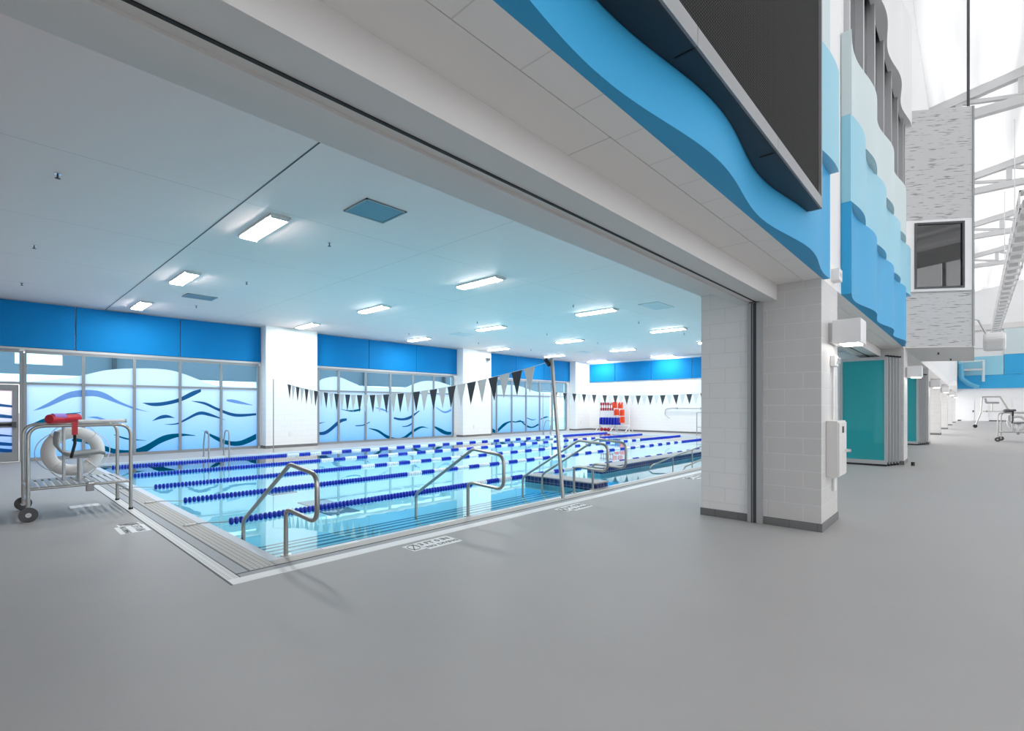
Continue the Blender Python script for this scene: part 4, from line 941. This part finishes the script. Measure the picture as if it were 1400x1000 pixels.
tag(obj('deck_marking', MB().box(.9, 1.25, 9.75, 10.0, 0, .003), 'signwhite'), 'white marking on the grey deck under the rescue cart', 'floor marking')

# ================================================================== BIG HALL, FAR END
def slab(y0, y1, z0, z1, mat, label): tag(obj('wall_panel', MB().box(FARX-.25, FARX-.02, y0, y1, z0, z1), mat), label, 'wall panel', 'coloured panels on the far hall wall')
M['farblue'] = M['wave1']
slab(-29, 1.3, 3.5, 4.9, 'wave1', 'bright blue strip across the lower far wall of the hall')
slab(-2.24, 1.3, 4.92, 6.9, 'wave2', 'light blue block above the blue strip on the far hall wall')
slab(-29, -2.27, 4.92, 7.0, 'wave1', 'bright blue block at the right edge of the far hall wall')
slab(-29, -2.27, 7.02, 9.7, 'wave3', 'pale grey-blue block at the right edge of the far hall wall')
slab(-2.24, .6, 7.8, 9.5, 'wave4', 'light grey block high on the far hall wall')
slab(-29, .6, 9.72, 10.3, 'offwhite', 'grey strip above the coloured blocks on the far hall wall')
for i, (a, b) in enumerate(((-1.08, -.05), (-.02, 1.0), (-3.9, -2.9))):
    d = bpy.data.objects.new('door_%d' % (i+2), None); COL.objects.link(d); d.location = (FARX, (a+b)/2, 0); d['kind'] = 'structure'
    obj('door_leaf', MB().box(FARX-.06, FARX-.02, a, b, .02, 2.3), 'white', d)
    obj('door_handle', MB().box(FARX-.12, FARX-.06, a+.06, a+.16, .98, 1.15), 'black', d)
struct('baseboard_far', MB().box(FARX-.05, FARX, 1.05, 1.34, 0, .12).box(FARX-.05, FARX, -2.85, -1.15, 0, .12), 'darkgrey')
# long pennant-like light truss hanging along the hall
lt = thing('hanging_duct_frame', 'long white hanging frame of repeated dark segments running down the hall', 'hanging frame', (30, -1.25, 8))
X0_, X1_ = 22.3, 58
for dy, dz in ((-.24, -.25), (.24, -.25), (-.24, .30), (.24, .30)):
    obj('frame_rail', MB().tube([(X0_, -1.3+dy, 8.0+dz), (X1_, -1.3+dy, 8.0+dz)], .03, 8), 'whiteplastic', lt)
x = X0_; 
while x < X1_:
    obj('segment_hoop', MB().box(x, x+.5, -1.56, -1.04, 8.28, 8.33).box(x, x+.5, -1.56, -1.04, 7.72, 7.75).box(x, x+.5, -1.57, -1.54, 7.72, 8.33).box(x, x+.5, -1.06, -1.03, 7.72, 8.33), 'whiteplastic', lt)
    obj('dark_segment', MB().box(x+.65, x+1.05, -1.46, -1.14, 7.82, 8.2), 'truss', lt)
    x += 1.5
for x, z1 in ((23.6, 15.6), (31, 15.6), (41, 15.6)): obj('hanger_wire', MB().cyl((x, -1.3, 8.38), (x, -1.3, EZ+SL*(FY+1.3)), .02, 6), 'whiteplastic', lt)
tag(obj('hanger_rod', MB().cyl((20.0, .13, 9.292), (20.0, .13, 13.9), .035, 8), 'darkgrey'), 'dark vertical rod from the roof to the top of the observation box', 'rod')
# speakers and slide section under the observation box
s1 = thing('hall_speaker', 'white wedge loudspeaker hanging beside the observation box', 'speaker', (24.0, -.3, 3.9))
obj('speaker_body', MB().prism_y([(23.75, 3.85), (24.1, 3.45), (24.4, 3.5), (24.45, 4.0), (23.9, 4.1)], -.80, -.22), 'whiteplastic', s1, bevel=.09)
obj('speaker_bracket', MB().cyl((24.2, -.3, 4.1), (24.2, -.1, 4.6), .03).cyl((24.2, -.1, 4.6), (22.7, .3, 4.6), .03), 'alu', s1)
s2 = thing('hall_speaker', 'small white loudspeaker on a pillar far down the hall', 'speaker', (44.6, 1.0, 3.0))
obj('speaker_body', MB().prism_y([(44.4, 2.95), (44.7, 2.7), (45, 2.8), (45, 3.2), (44.5, 3.25)], .85, 1.25), 'whiteplastic', s2, bevel=.05)
obj('speaker_bracket', MB().cyl((44.9, 1.1, 2.9), (44.9, 1.345, 2.9), .04), 'alu', s2)
sd = thing('slide_section', 'light blue tube slide section in front of the far hall wall', 'slide', (72.2, .3, 4))
obj('slide_tube', MB().tube(fillet([(72.2, 1.05, 6.2), (72.2, 1.0, 4.6), (72.2, .4, 4.0), (72.2, -.35, 3.6)], .4, 5), .22, 14), 'teal_pipe', sd)
obj('slide_post', MB().cyl((72.2, -.7, 4.2), (72.2, -.7, 6.4), .12), 'wave3', sd)
obj('wall_bracket', MB().box(72.2, 72.745, .3, .5, 5.4, 5.6).box(72.1, 72.3, -.75, 1.15, 5.4, 5.6), 'alu', sd)
obj('slide_beam', MB().cyl((72.2, 1.1, 6.4), (72.2, -.8, 6.4), .1), 'wave3', sd)
# hall sprinkler pair under the observation box
for i, (x, y, l) in enumerate(((18.6, .75, 'nearer'), (21.2, .55, 'farther'))):
    tag(obj('sprinkler_head', MB().cyl((x, y, 3.0), (x, y, 3.06), .02).cyl((x, y, 2.995), (x, y, 3.0), .04), 'darkgrey'), 'small sprinkler head under the observation box, the %s one' % l, 'sprinkler')
tag(obj('door_stop', MB().cyl((16.3, 1.15, 0), (16.3, 1.15, .09), .04), 'black'), 'small black floor stop in front of the second pillar', 'door stop')
